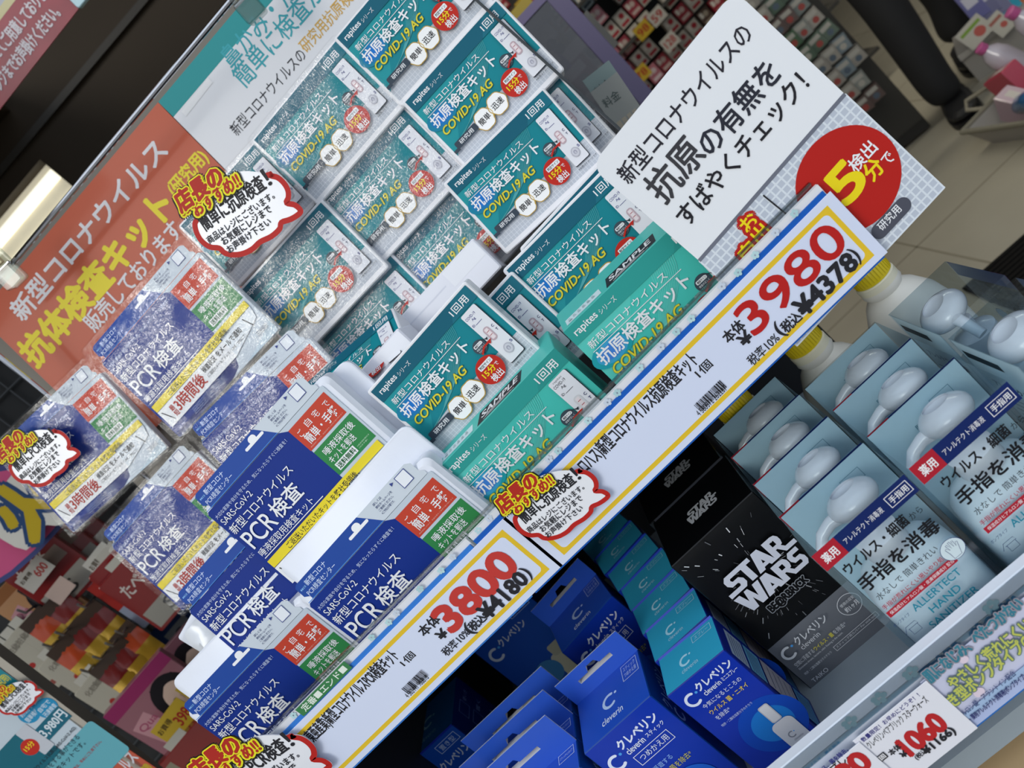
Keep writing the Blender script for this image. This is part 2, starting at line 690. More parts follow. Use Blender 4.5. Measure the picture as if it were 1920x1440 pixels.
def sample_box():
    root = thing('sample_box', 'x', 'test kit box')
    H, D, Wd = .1, .062, .15
    c = M()
    c.prism(rr(0, -H - .002, Wd, 0, .0015, 2), -D, 0, mat('46BDB2', .45, .05), ch=.0008)
    c.plane()
    antigen_print(c, .1, .1, True)
    # side towards the left: dark strip of the printed cassette
    c.plane((0, -H, 0), (0, 0, 1), (0, 1, 0)) if False else c.plane((0, -H, -D), (0, 0, 1), (0, 1, 0))
    c.N = Vector((-1, 0, 0))
    c.lay = 2
    c.rect(.004, .004, D - .01, H * .72, '5A6E78')
    c.rect(.012, .03, D - .03, H * .6, '6C808A')
    part(root, c, 'carton')
    st = M()
    st.plane((0, 0, 0), (1, 0, 0), (0, 0, -1))
    st.lay = 2
    st.poly([(.052, .004), (.108, .004), (.112, .03), (.056, .03)], '20262C')
    st.text('SAMPLE', .058, .013, .106, .026, 'E8E8EA', .03, .15)
    for k in range(4):
        st.rect(.060 + k * .002, .006 + k * .0015, .1 - k * .004, .0067 + k * .0015, 'E8E8EA')
    part(root, st, 'sample_sticker', 'black sticker reading SAMPLE')
    s2 = M()
    s2.plane((0, 0, 0), (1, 0, 0), (0, 0, -1))
    s2.lay = 2
    s2.rect(.006, .006, .046, .022, 'CFE3E8')
    for k in range(6):
        s2.rect(.009 + .0055 * k, .012, .0125 + .0055 * k, .0133, '7A8A92')
        s2.rect(.009 + .0055 * k, .016, .0115 + .0055 * k, .0172, '7A8A92')
    s2.rect(.009, .0085, .013, .0095, INK)
    part(root, s2, 'lot_sticker', 'pale sticker with small print')
    return root


def pcr_print(m, s, H):
    m.plane((0, -H, 0), s=s)
    wh = 'E6E8EC'
    m.poly([(.02, 0), (1.44, 0), (1.46, .02), (1.46, .98), (1.44, 1), (.02, 1), (0, .98), (0, .02)], 'BFCAD6')
    m.poly([(0, .02), (.02, 0), (.80, 0), (.93, .04), (1.02, .2), (1.0, .36), (1.0, .95), (.93, 1), (.02, 1), (0, .98)], '0B2D84')
    m.poly([(.0, .05), (.02, 0), (.8, 0), (.93, .04), (1.01, .2), (.75, .13), (.3, .06)], '10256C')
    m.poly([(1.03, 0), (1.44, 0), (1.46, .02), (1.46, .12), (1.25, .05)], 'AFC3D2')
    m.rect(.995, .72, 1.43, .955, 'C0412E')
    m.rect(1.0, .43, 1.443, .697, '2E8147')
    m.text('ご', 1.03, .845, 1.075, .905, wh)
    m.text('自', 1.13, .86, 1.185, .92, wh)
    m.text('宅', 1.225, .86, 1.28, .92, wh)
    m.text('で', 1.345, .855, 1.395, .905, wh)
    m.text('簡単・手軽', 1.04, .755, 1.40, .845, wh, .012)
    m.text('検査施設に行かず、検査結果をご自宅で受け取れます', 1.02, .735, 1.41, .746, 'E3A79C')
    m.text('唾液採取後', 1.055, .6, 1.40, .665, wh, .006)
    m.text('キットを郵送', 1.04, .525, 1.33, .59, wh, .006)
    m.rect(1.04, .45, 1.26, .515, wh)
    m.text('送料無料', 1.05, .458, 1.25, .507, '1E5A33', .03)
    m.text('※返送用封筒付き', 1.28, .475, 1.42, .487, 'B9DDBF')
    m.text('（切手不要）', 1.28, .455, 1.38, .467, 'B9DDBF')
    m.text('大切な家族や自分を守るため、気になったらすぐに検査を！', .03, .905, .93, .94, 'C5D2EE')
    m.text('SARS-CoV-2', .035, .83, .40, .885, wh)
    m.text('新型コロナウイルス', .03, .715, .78, .80, wh, .004)
    m.text('PCR', .04, .525, .36, .685, wh, .006)
    m.text('検査', .385, .53, .70, .69, wh, .012)
    m.text('唾液採取用検査キット', .04, .43, .70, .50, wh)
    m.rect(.04, .412, .78, .419, wh)
    m.poly([(.03, .31), (1.0, .31), (1.0, .335), (1.43, .335), (1.43, .405), (1.0, .40), (.03, .385)], 'E2CE2E')
    m.text('ご返送いただいたキットを弊社受領後、', .25, .318, 1.13, .378, INK, .008)
    m.rect(.03, .115, 1.0, .305, 'E4E6EA')
    m.poly([(1.0, .115), (1.05, .13), (1.4, .22), (1.43, .33), (1.0, .305)], 'DCE3EA')
    m.stroke([(.06, .28), (.12, .15)], .01, INK)
    m.text('最', .15, .21, .2, .265, 'A8281E', .02)
    m.text('短', .15, .15, .2, .205, 'A8281E', .02)
    m.text('3時間後', .215, .15, .62, .285, 'A8281E', .02)
    m.text('検査状況', .655, .225, .84, .285, INK, .012)
    m.text('をメールで通知', .865, .225, 1.21, .287, INK, .012)
    m.text('(ご指定のメールアドレス／LINE／SMSにて)', .655, .165, 1.21, .205, INK)
    m.stroke([(1.29, .30), (1.33, .19)], .01, INK)
    m.frame(1.29, .085, 1.42, .125, .004, '4A5568')
    m.text('自費検査', 1.3, .093, 1.41, .117, '4A5568')
    for k in range(4):
        m.text('※検査結果は陽性陰性の判定ではありません、医療機関にご相談ください。', .30, .085 - .018 * k, .78, .096 - .018 * k, '8FA3CF')


PW = .172
PS = PW / 1.46


def qr_free_panel(m, u0, v0, w):
    """the pale square on the header stays blank apart from its blue frame"""
    m.rect(u0, v0, u0 + w, v0 + w, 'DFE3EA')
    m.frame(u0, v0, u0 + w, v0 + w, w * .05, '2F3F86')


def crumple(m, x0, x1, y0, y1, z, mt, seed, nx=12, ny=8, amp=.006):
    rnd = random.Random(seed)
    i0 = len(m.v)
    for j in range(ny + 1):
        for i in range(nx + 1):
            e = math.sin(math.pi * i / nx) * math.sin(math.pi * j / ny)
            m.v.append((x0 + (x1 - x0) * i / nx + rnd.uniform(-1, 1) * amp * .3, y0 + (y1 - y0) * j / ny + rnd.uniform(-1, 1) * amp * .3, z + e * amp + rnd.uniform(-.5, 1) * amp * .7))
    k = m.m(mt)
    for j in range(ny):
        for i in range(nx):
            a = i0 + j * (nx + 1) + i
            m.f.append((a, a + 1, a + nx + 2, a + nx + 1))
            m.mi.append(k)


POUCH = mat('DDE1EC', .42, .15, bump=.12, nscale=30)


def pcr_kit(kind='thick', wrap=False):
    root = thing('pcr_test_kit', 'x', 'test kit')
    p = M()
    if kind == 'thick':
        p.prism(rr(-.004, -PS - .014, PW + .007, .012, .008, 4), -.026, -.0012, POUCH, ch=.004)
        if True:
            p.prism(rr(-.006, -PS - .004, PW + .010, .041, .010, 4), -.031, -.0265, POUCH, ch=.001)
        crumple(p, PW - .004, PW + .013, -PS - .012, -PS + .02, -.012, mat('C9CED6', .3, .3), 5, 5, 6, .005)
        crumple(p, PW * .35, PW * .9, -PS - .02, -PS - .004, -.008, mat('CDD3DE', .3, .3), 6, 10, 3, .004)
    elif kind == 'wide':
        p.prism(rr(-.002, -PS - .014, PW + .009, .006, .008, 4), -.026, -.0012, POUCH, ch=.004)
        p.prism(rr(.02, -PS - .004, PW + .026, .002, .010, 4), -.034, -.0265, POUCH, ch=.001)
        crumple(p, PW - .004, PW + .015, -PS - .012, -PS + .02, -.012, mat('C9CED6', .3, .3), 5, 5, 6, .005)
        crumple(p, PW * .35, PW * .9, -PS - .02, -PS - .004, -.008, mat('CDD3DE', .3, .3), 6, 10, 3, .004)
    elif kind == 'open':
        p.prism(rr(-.004, -PS - .038, PW + .004, -.03, .003, 3), -.020, -.0060, POUCH, ch=.002)
        crumple(p, .002, .06, -PS - .034, -PS - .006, -.006, mat('DFE3EA', .25, .3), 8, 7, 5, .006)
    else:
        p.prism(rr(0, -PS, PW, 0, .002, 2), -.012, -.0012, POUCH, ch=.001)
    part(root, p, 'pouch', 'white paper pouch behind the printed card', smooth=True)
    f = M()
    f.prism(rr(0, -PS, PW, 0, .002, 2), -.0012, 0, mat('C5CFDA', .45, .05, spec=.25))
    pcr_print(f, PS, PS)
    part(root, f, 'front_panel')
    h = M()                                   # folded-up header with the hanging slot
    a = math.radians(8)
    mx = Matrix.Rotation(-a, 4, 'X')
    h.plane((0, .0005, 0), (1, 0, 0), (0, math.cos(a), -math.sin(a)), PS)
    h.poly([(.07, -.0), (.07, .03), (.03, .06), (.03, .15), (.06, .17), (1.36, .17), (1.40, .14), (1.40, .06), (1.43, .03), (1.43, 0)], 'C3CCD6')
    h.poly([(.07, -.0), (.07, .03), (.03, .06), (.03, .15), (.06, .17), (.80, .17), (.93, 0)], '0F4196')
    h.text('新型コロナ', .12, .095, .36, .145, 'C9D8F0', .006)
    h.text('●●産業', .05, .10, .11, .12, '7FB0E0')
    h.text('PCR検査センター', .07, .03, .40, .08, 'C9D8F0')
    h.rrect(.63, .083, .85, .108, .012, 'E8EAEE')
    h.rrect(.70, .09, .78, .152, .034, 'E8EAEE')
    for k in range(4):
        h.text(('詳しくは', '弊社ホームページを', 'ご参照ください。', '※ご予約は不要です。')[k], .96, .125 - .03 * k, (1.05, 1.14, 1.12, 1.10)[k], .147 - .03 * k, '2F3F70', .004)
    h.poly([(1.17, .125), (1.2, .14), (1.17, .155)], '2F3F86')
    qr_free_panel(h, 1.225, .045, .11)
    h.stroke([(.02, .004), (.93, .004)], .006, '3E7CC8')
    part(root, h, 'header_card')
    if wrap:
        w = M()
        w.prism(rr(-.006, -PS - .006, PW + .006, .026, .004, 3), -.014, .0045, clear('shrink_wrap', 'FFFFFF', .05, .03, 210., .8, .12), ch=.002)
        part(root, w, 'clear_wrap', 'clear crinkled plastic cover')
    return root


# ================================================================== the display board, rod, posters
BD = 1.02
board = Face(BD, 8)
mx, L = board.place((-41, 592), (296, 192))
t = M()
x0, y0 = local(mx, board, (-60, 640))
t.box(-.02, local(mx, board, (905, 60))[0], -.62, .012, -.008, -.003, mat('6B665E', .5), r=.004)
o = t.build('backing_board', None, mx)
tag(o, 'thin grey backing board behind the orange and the white teal-edged posters', 'board')

SIGN = M()
pf = Face(BD - .012, 8)
mx, L = pf.place((-41, 592), (296, 192))
h = L * .707
m = SIGN
m.prism([(0, -h), (L, -h), (L, 0), (0, 0)], -.0012, 0, mat('B24E32', .45, .08, spec=.3))
m.plane((0, 0, 0))
m.lay = 1
def PX(q): return local(mx, pf, q)
def tl(m, s, a, b, hh, mt, bold=0., **k):
    """one line of print whose foot runs between two picture points on the current poster, hh tall in metres"""
    (x0, y0), (x1, y1) = PX(a), PX(b)
    m.text(s, x0, (y0 + y1) / 2, x1, (y0 + y1) / 2 + hh, mt, bold, **k)
tl(m, '新型コロナウイルス', (45, 605), (318, 288), .030, 'DAD8DC', .03)
tl(m, '抗体検査キット', (68, 690), (335, 398), .042, 'E0CF3E', .05)
tl(m, '(研究用)', (333, 373), (397, 303), .024, 'E0CF3E', .03)
tl(m, '販売しております', (176, 622), (350, 440), .026, 'DAD8DC', .02)
o = m.build('poster', None, mx)
tag(o, 'orange laminated poster announcing antibody test kits in white and yellow lettering', 'poster')

m = M()
mx, L = pf.place((297, 191), (636, -212))
h = L * .707
m.prism([(0, -h), (L, -h), (L, 0), (0, 0)], -.0012, 0, mat('D2D4DA', .45, .1))
m.plane()
m.rect(0, -.026, L, 0, '2C8C90')
tl(m, '鼻かみ・だ液で', (442, 137), (612, -70), .031, '3C9CA8', .008)
tl(m, '簡単に検査ができます', (465, 172), (720, -138), .029, '3C9CA8', .008)
tl(m, '新型コロナウイルスの', (447, 258), (576, 106), .017, '2E3038', .004)
tl(m, '研究用抗原検査キット', (578, 103), (722, -68), .018, 'C9A050', .01)
m.stroke([PX((345, 214)), PX((395, 150))], .008, 'DEDFE2')
o = m.build('poster', None, mx)
tag(o, 'white poster with a teal top edge and teal lettering, right of the orange one', 'poster')

rodf = Face(BD - .02, 0)
m = M()
chrome = mat('C8C8CC', .12, metal=1)
a, b = rodf.at((-30, 558)), rodf.at((455, -25))
d = (b - a).normalized()
m.tube([a - d * .02, b + d * .2], .0035, chrome)
p0, p1 = rodf.at((-8, 662)), rodf.at((330, 940))
m.tube([p0, p1], .0035, chrome)
o = m.build('wire_frame')
tag(o, 'thin chromed wire frame the posters are clipped to', 'frame')


def clip(q, label):
    f = Face(BD - .03, 0)
    mx, _ = f.place((q[0] - 18, q[1] + 18), (q[0] + 20, q[1] - 20))
    r = thing('poster_clip', label, 'clip', mx, 'clear clips on the wire frame')
    k = clear('clear_acrylic', 'E4E8E6', .04, .2, edge=.3)
    m = M()
    m.box(-.004, .022, -.020, .030, -.008, -.003, k, r=.004, ch=.001)
    m.box(-.004, .022, -.020, .006, .002, .010, k, r=.003, ch=.001)
    m.box(.0, .018, .026, .032, -.01, .002, k)
    part(r, m, 'jaw')
    m = M()
    m.box(.002, .016, .010, .022, -.002, .0045, mat('D9C9A0', .35), r=.001, ch=.0006)
    part(r, m, 'pad', 'small cream pad')
    m = M()
    m.tube([(-.003, .006, .001), (.021, .006, .001)], .0022, chrome)
    part(r, m, 'spring_pin')


clip((22, 500), 'clear plastic clip holding the orange poster to the wire')
clip((470, 0), 'clear plastic clip holding the white poster to the wire')

# ================================================================== antigen kits: standing piles in front of the board
proto_w = antigen_kit(.03, True)
proto_n = antigen_kit(.03, False)
used = set()


def put(proto, TL, TR, D, label, W, th=8, yaw=0, group=None):
    f = Face(D, th, yaw)
    mx, L = f.place(TL, TR, W)
    if proto.name in used:
        o = copy_tree(proto, mx)
    else:
        o = proto
        o.matrix_world = mx
        used.add(proto.name)
    tag(o, label, None, group)
    return o


GA = 'boxed antigen test kits piled against the board'
put(proto_n, (632, 72), (797, -123), .848, 'topmost teal antigen kit box of the right pile, cut off by the frame', AW, group=GA)
put(proto_n, (760, 192), (930, 3), .846, 'teal antigen kit box second from the top of the right pile', AW, group=GA)
put(proto_n, (838, 345), (1017, 170), .822, 'teal antigen kit box with a white rim, third down in the right pile', AW, 6, group=GA)
put(proto_w, (856, 315), (1034, 131), .862, 'antigen kit box peeking out at the right behind the white-rimmed box', AW, 8, group=GA)
put(proto_w, (477, 263), (630, 78), .850, 'teal antigen kit box right below the gold lettering of the white poster', AW, group=GA)
put(proto_w, (600, 377), (755, 203), .858, 'teal antigen kit box in the middle of the pile, left of the white-rimmed box', AW, group=GA)
put(proto_w, (340, 424), (482, 265), .90, 'antigen kit box mostly covered by the store manager sticker on the poster', AW, group=GA)
put(proto_w, (447, 552), (602, 380), .845, 'glaring antigen kit box right of the topmost PCR kit', AW, group=GA)
put(proto_w, (722, 488), (880, 309), .872, 'antigen kit box cut off below by a blank white box', AW, group=GA)
put(proto_w, (577, 640), (729, 477), .862, 'antigen kit box with greenish glare above the tipped-over box', AW, group=GA)
put(proto_n, (950, 507), (1147, 308), .752, 'teal antigen kit box half hidden behind the large white sign', AW, group=GA)
put(proto_n, (695.6, 734.6), (871.7, 534.6), .700, 'whole teal antigen kit box leaning upright in front of the pile, beside the sample boxes', AW, 4, group=GA)
put(proto_n, (776, 718), (959, 516), .745, 'antigen kit box seen in shadow right behind the upright leaning box', AW, group=GA)
put(proto_n, (982, 466), (1180, 252), .80, 'antigen kit box of which only a teal corner shows left of the large white sign', AW, group=GA)
# the tipped-over box shows its face at a slant
f = Face(.79, 8)
a, b = f.at((577, 718)), f.at((733, 581))
x = (b - a)
L = x.length
x.normalize()
y = (f.n.cross(x))
rot = Matrix.Rotation(math.radians(-52), 3, x)
y2, n2 = rot @ y, rot @ f.n
s = L / AW
mxk = Matrix(((x.x * s, y2.x * s, n2.x * s, a.x), (x.y * s, y2.y * s, n2.y * s, a.y), (x.z * s, y2.z * s, n2.z * s, a.z), (0, 0, 0, 1)))
o = copy_tree(proto_n, mxk)
tag(o, 'antigen kit box tipped backwards so that its white underside shows', 'test kit box', GA)

# blank white cartons: kits turned with their unprinted side to the front
def blank(TL, TR, D, hgt, label, th=10):
    f = Face(D, th)
    mx, L = f.place(TL, TR)
    r = thing('blank_carton', label, 'box', mx)
    m = M()
    m.prism(rr(0, -hgt, L, 0, .002, 3), -.05, 0, mat('DCDEE8', .42, .3, bump=.05, nscale=25), ch=.0015)
    part(r, m, 'carton')
    m = M()
    m.plane()
    m.poly([(.01, -hgt * .3), (L * .55, -hgt * .3), (L * .55, -hgt * .34), (.01, -hgt * .34)], 'CFD2DE')
    m.poly([(L * .6, -.002), (L * .98, -.002), (L * .98, -hgt * .5), (L * .6, -hgt * .5)], 'E3E5EC')
    part(r, m, 'end_flap')


blank((739, 606), (886, 446), .80, .041, 'blank white box lying above the upright antigen kit box')
blank((640, 735), (745, 615), .735, .045, 'blank white box under the tipped antigen kit box')

# the two SAMPLE cartons right behind the price rail
proto_s = sample_box()
GS = 'sample cartons behind the price rail'
put(proto_s, (822, 880), (1039, 652), .648, 'bright teal sample carton left of the other, with a black SAMPLE sticker on top', .15, -3, group=GS)
put(proto_s, (1056, 623), (1303, 384), .632, 'bright teal sample carton partly covered by the large white sign', .15, -3, group=GS)

# ================================================================== PCR kits
pt_flat = pcr_kit('flat', True)
pt_flat2 = pcr_kit('flat', False)
pt_thick = pcr_kit('thick')
pt_open = pcr_kit('open')
pt_wide = pcr_kit('wide')
GP = 'pouched PCR test kits stacked on the left'
put(pt_flat, (190.8, 682), (371.7, 472), .815, 'topmost PCR test kit, glaring under clear plastic beside the orange poster', PW, group=GP)
put(pt_flat, (13, 865), (187, 699), .872, 'PCR test kit furthest left, with the round store manager sticker on it', PW, group=GP)
put(pt_flat, (377, 831), (578, 633), .79, 'PCR test kit under clear plastic behind the large deep blue one', PW, group=GP)
put(pt_flat, (210, 1026), (369, 847), .868, 'lower left PCR test kit, its left edge against the dark shop', PW, group=GP)
put(pt_wide, (387.5, 964), (603, 722), .685, 'large deep blue PCR test kit with a thick white pouch, mid-stack', PW, 5, group=GP)
put(pt_thick, (578, 1134.7), (807, 882), .650, 'PCR test kit right behind the rail, touching the sample carton', PW, 2, group=GP)
put(pt_flat2, (354, 1147), (554, 922), .715, 'PCR test kit squeezed beneath the large deep blue one, header under glare', PW, group=GP)
put(pt_thick, (367.5, 1353), (573, 1139), .682, 'lowest PCR test kit, above the sticker at the left end of the rail', PW, 1, group=GP)
put(pt_flat2, (598, 973), (799, 751), .775, 'PCR test kit in shadow of which a red and green corner shows', PW, group=GP)
put(pt_open, (473, 961), (777, 1147), .752, 'PCR test kit whose crumpled white pouch sticks out at the lower left', PW, group=GP)
# ================================================================== the display stand
grey_shelf = mat('8F9AA3', .55, noise=.18, nscale=9)
dark_steel = mat('24262A', .5)
ZL = CAM_Z - .53            # top of the lower shelf
ZU = CAM_Z - .243           # top of the upper shelf
st = thing('display_stand', 'two-tier steel display stand carrying the test kits above and the sanitizers below', 'shelf', T(-.25, .8, 0))
m = M()
m.box(-.30, .385, .613 - .8, 1.08 - .8, ZU - .015, ZU, mat('3A3D42', .55))
part(st, m, 'upper_shelf')
m = M()
m.box(-.30, .85, .485 - .8, .862 - .8, ZL - .02, ZL, grey_shelf)
m.box(-.30, .385, .062, .28, ZL - .02, ZL, grey_shelf)
part(st, m, 'lower_shelf', 'grey stained lower shelf')
m = M()
m.box(-.30, .385, 1.082 - .8, 1.095 - .8, 0, ZU + .02, dark_steel)
part(st, m, 'back_panel')
m = M()
m.box(-.30, .85, .50 - .8, 1.08 - .8, .08, .10, mat('5A5F66', .5))
part(st, m, 'bottom_shelf')
m = M()
m.box(-.315, -.30, .50 - .8, 1.08 - .8, 0, ZU, dark_steel)
part(st, m, 'side_panel')

# ================================================================== upper price rail
RY = .600
RF = Face(RY, 0)
RX0, RTOP, RBOT = -.56, CAM_Z - .1935, CAM_Z - .2625
RMX = Matrix(((1, 0, 0, RX0), (0, 0, -1, RY), (0, 1, 0, RTOP), (0, 0, 0, 1)))


def RL(q):
    return local(RMX, RF, q)


def flowers(m, L, y, seed, n):
    rnd = random.Random(seed)
    for k in range(n):
        cx, cy = L * (k + rnd.random()) / n, y + rnd.uniform(-.001, .001)
        for a in range(5):
            m.disc(cx + .002 * math.cos(a * 1.257), cy + .002 * math.sin(a * 1.257), .0014, ('B4D3D8', 'C3CEDC', 'A9CBD0')[k % 3], 8)


r = thing('price_rail', 'long white price rail on the upper shelf edge with blue-edged cards in it', 'rail', RMX)
for k, (x0, x1) in enumerate(((0, .316), (.319, .705))):
    m = M()
    m.box(x0, x1, -.068, .0085, -.010, -.005, mat('DADCE0', .4, .2))
    m.plane((0, 0, -.005))
    flowers(m, x1 - .01, .0062, 4 + k, 14) if k == 0 else None
    if k == 1:
        m.plane((x0, 0, -.005))
        flowers(m, x1 - x0 - .01, .0062, 9, 18)
    if k == 0:
        m.rect(.093, .0003, .160, .010, '3A7A4A')
        m.text('定番■エンド■', .098, .0018, .156, .0088, 'DDE6DD', .02)
    part(r, m, 'channel')
    m = M()
    m.box(x0, x1 - .001, -.0685, .0030, -.0045, -.003, '1659B4' if k else '3478CC')
    part(r, m, 'blue_backing', 'blue strip showing along the edges')
m = M()
m.box(-.0, .703, .0, .0122, -.0125, -.0115, clear('clear_lip', 'E9ECEE', .06, .1, edge=.3))
m.box(-.0, .703, .0112, .0127, -.0145, -.0095, clear('clear_lip', 'CDD2D4', .1, .1, edge=.3))
part(r, m, 'clear_guard', 'clear plastic guard edge')


def price_card(label, xa, xb, fl, fr, mark):
    """white card between local x positions; yellow frame from fl to fr"""
    mx = RMX @ T(xa, 0, 0)
    m = M()
    w = xb - xa
    m.box(0, w, -.0665, -.0005, -.0028, -.0020, mat('CFD7EE', .45, .2), ch=.0002)
    m.plane((0, 0, -.0020))
    a, b = fl - xa, fr - xa
    m.poly([(a, -.0605), (b, -.0605), (b, -.0075), (a, -.0075)], 'DDB92E')
    m.rrect(a + .0042, -.0563, b - .0042, -.0117, .004, 'E2E3EA')
    o = m.build('price_card', None, mx)
    tag(o, label, 'price card', 'price cards in the upper rail')
    return m, o, mx


def rail_text(items, xa, name_parent=None):
    pass


def card_lines(m, mx, face, items, zoff=-.0020):
    for s, a, b, h, col, bold in items:
        (x0, y0), (x1, y1) = local(mx, face, a), local(mx, face, b)
        m.text(s, x0, (y0 + y1) / 2, x1, (y0 + y1) / 2 + h, col, bold)


def barcode(m, mx, face, a, b, h, seed):
    (x0, y0), (x1, y1) = local(mx, face, a), local(mx, face, b)
    rnd = random.Random(seed)
    y = (y0 + y1) / 2
    x = x0
    m.lay += 1
    while x < x1:
        w = rnd.choice((.0004, .0004, .0008, .0012))
        m.rect(x, y, min(x + w, x1), y + h, INK, layer=m.lay)
        x += w + rnd.choice((.0005, .0005, .0009))


def make_card(label, xa, xb, fl, fr, items, bar):
    mx = RMX @ T(xa, 0, 0)
    m = M()
    w = xb - xa
    white = mat('CFD7EE', .45, .2)
    m.box(0, w, -.0668, -.0010, -.0028, -.0020, white, ch=.0002)
    m.plane((0, 0, -.0020))
    a, b = fl - xa, fr - xa
    m.poly([(a, -.0610), (b, -.0610), (b, -.0070), (a, -.0070)], 'DDB92E')
    m.rrect(a + .0040, -.0570, b - .0040, -.0110, .004, white)
    card_lines(m, mx, Face(RY + .0015, 0), items)
    barcode(m, mx, Face(RY + .0015, 0), *bar)
    o = m.build('price_card', None, mx)
    return tag(o, label, 'price card', 'price cards in the upper rail')


PR = 'B3201F'
make_card('long price card reading 3980 in red at the right end of the rail', RL((942, 975))[0], .7075, RL((1005, 998))[0], RL((1602, 437))[0], [
    ('ロハス)新型コロナウイルス抗原検査キット', (1100, 887), (1322, 688), .0165, INK, .02),
    ('1個', (1312, 708), (1340, 687), .0085, INK, .02),
    ('4 580372 262207', (1311, 780), (1366, 731), .0055, INK, 0.),
    ('本体', (1368, 646), (1400, 613), .0105, INK, .03),
    ('¥', (1396, 651), (1414, 634), .0100, INK, .05),
    ('3980', (1414, 628), (1596, 461), .0265, PR, .03),
    ('税率10%', (1411, 686), (1466, 638), .0095, INK, .012),
    ('(', (1470, 636), (1480, 627), .016, INK, .01),
    ('税込', (1476, 626), (1506, 597), .010, INK, .03),
    ('¥4378', (1508, 595), (1612, 497), .0155, INK, .06),
    (')', (1612, 497), (1621, 489), .0165, INK, .01)], ((1313, 771), (1364, 727), .0085, 3))
make_card('long price card reading 3800 in red on the left half of the rail', .0, RL((947, 970))[0], RL((560, 1418))[0], RL((984, 1030))[0], [
    ('東亜産業)新型コロナウイルスPCR検査キット', (591, 1394), (757, 1238), .0165, INK, .02),
    ('1個', (759, 1250), (781, 1230), .0075, INK, .02),
    ('4 562441 908810', (765, 1309), (806, 1272), .0055, INK, 0.),
    ('本体', (797, 1195), (829, 1164), .0105, INK, .03),
    ('¥', (829, 1201), (842, 1189), .0090, INK, .05),
    ('3800', (846, 1184), (978, 1066), .0255, 'BE3A35', .075),
    ('税率10%', (838, 1231), (885, 1189), .009, INK, .012),
    ('(', (888, 1194), (897, 1185), .015, INK, .01),
    ('税込', (889, 1184), (915, 1161), .0095, INK, .03),
    ('¥4180', (915, 1161), (995, 1090), .015, INK, .06),
    (')', (996, 1088), (1004, 1081), .0155, INK, .01)], ((766, 1301), (804, 1266), .0085, 5))

# ================================================================== red-edged speech bubble stickers
BUB = [(1430, 10), (1500, 2), (1600, 18), (1690, 85), (1745, 170), (1755, 260), (1735, 330), (1850, 345), (1935, 410), (1900, 470), (1800, 540), (1685, 592), (1665, 680), (1560, 790), (1410, 880),
       (1310, 985), (1180, 1062), (1040, 1092), (930, 1080), (850, 1025), (720, 1022), (600, 955), (525, 850), (495, 740), (520, 665), (470, 590), (430, 500), (700, 200), (1100, 20)]
BA = math.radians(39.4)


def bub(x, y, k=8.0):
    dx, dy = (x - 690) / k, (y - 840) / k
    return (dx * math.cos(BA) - dy * math.sin(BA)) * BPX, -(dx * math.sin(BA) + dy * math.cos(BA)) * BPX


BPX = .00043


def bubble(word, name_label, A, B, face, lift=.0):
    m = M()
    out = smooth_loop([bub(*p) for p in BUB], 4)
    out = out if sum(out[i][0] * out[(i + 1) % len(out)][1] - out[(i + 1) % len(out)][0] * out[i][1] for i in range(len(out))) > 0 else out[::-1]
    m.prism(out, -.0008, 0, mat('E4E5EC', .35, .5))
    m.plane()
    lp = [bub(*p) for p in BUB[:27]]
    sm = smooth_loop(lp, 4)[:-4 * 2]
    cx = sum(p[0] for p in lp) / len(lp)
    cy = sum(p[1] for p in lp) / len(lp)
    m.stroke([(p[0] + (cx - p[0]) * .045, p[1] + (cy - p[1]) * .06) for p in sm], .0038, 'B3231F')
    k = BPX
    m.text(word, 1 * k, 2 * k, 126 * k, 29 * k, INK, .03)
    m.text('！', 131 * k, 3 * k, 137 * k, 30 * k, INK, .03)
    m.text('商品はレジにございます。', -5 * k, -17 * k, 128 * k, -4 * k, INK, .02)
    m.text('お気軽にレジまで', 14 * k, -32 * k, 112 * k, -18 * k, INK, .02)
    m.text('お声掛け下さい', 14 * k, -47 * k, 100 * k, -34 * k, INK, .02)
    YE, BK, RD = 'E6DC28', '1E1C1A', 'AC2A20'
    halo = [(7.5 * k, BK), (4.6 * k, YE)]
    m.text('店長の', -14 * k, 42 * k, 76 * k, 76 * k, RD, .06, .12, halo=halo)
    m.text('おすすめ!!', 4 * k, 28 * k, 96 * k, 50 * k, RD, .05, .12, halo=[(6.5 * k, BK), (4. * k, YE)])
    m.text('店長の', -14 * k, 46 * k, 76 * k, 78 * k, RD, .06, .12, halo=[(3.8 * k, YE)])
    mx, L = face.place(A, B)
    w = 126 * k
    s = L / w
    mx = mx @ Matrix.Scale(s, 4)
    o = m.build('store_manager_sticker', None, mx)
    return tag(o, name_label, 'sticker', 'red-edged store manager stickers')


bubble('簡単に抗原検査', 'red-edged bubble sticker at the left end of the 3980 price card', (986, 985), (1083.7, 905), Face(RY - .004, 0))
bubble('簡単にPCR検査', 'red-edged bubble sticker at the lower left end of the 3800 price card', (429, 1489), (546, 1405), Face(RY - .004, 0))
bubble('簡単に抗原検査', 'red-edged bubble sticker between the orange poster and the antigen kit boxes', (387, 438), (503, 355), Face(.80, 8))
bubble('簡単にPCR検査', 'red-edged bubble sticker on the furthest left PCR kit', (35, 887), (103, 826), Face(.855, 8))

# ================================================================== the big white sign standing behind the rail
SF = Face(.620, 2)
mx, L = SF.place((1107, 312.6), (1377, -18.7))
bl = local(mx, SF, (1776.7, 346.7))
hh = -bl[1]
m = M()
m.prism(rr(0, -hh, L, 0, .012, 6)[7:] + [(0, -hh), (L, -hh)] if False else [(0.0, -hh), (L, -hh)] + [p for p in rr(0, -hh, L, 0, .012, 6) if p[1] > -hh / 2], -.0007, 0, mat('E1E4EA', .5, .15))
m.plane()


def SL(q):
    return local(mx, SF, q)


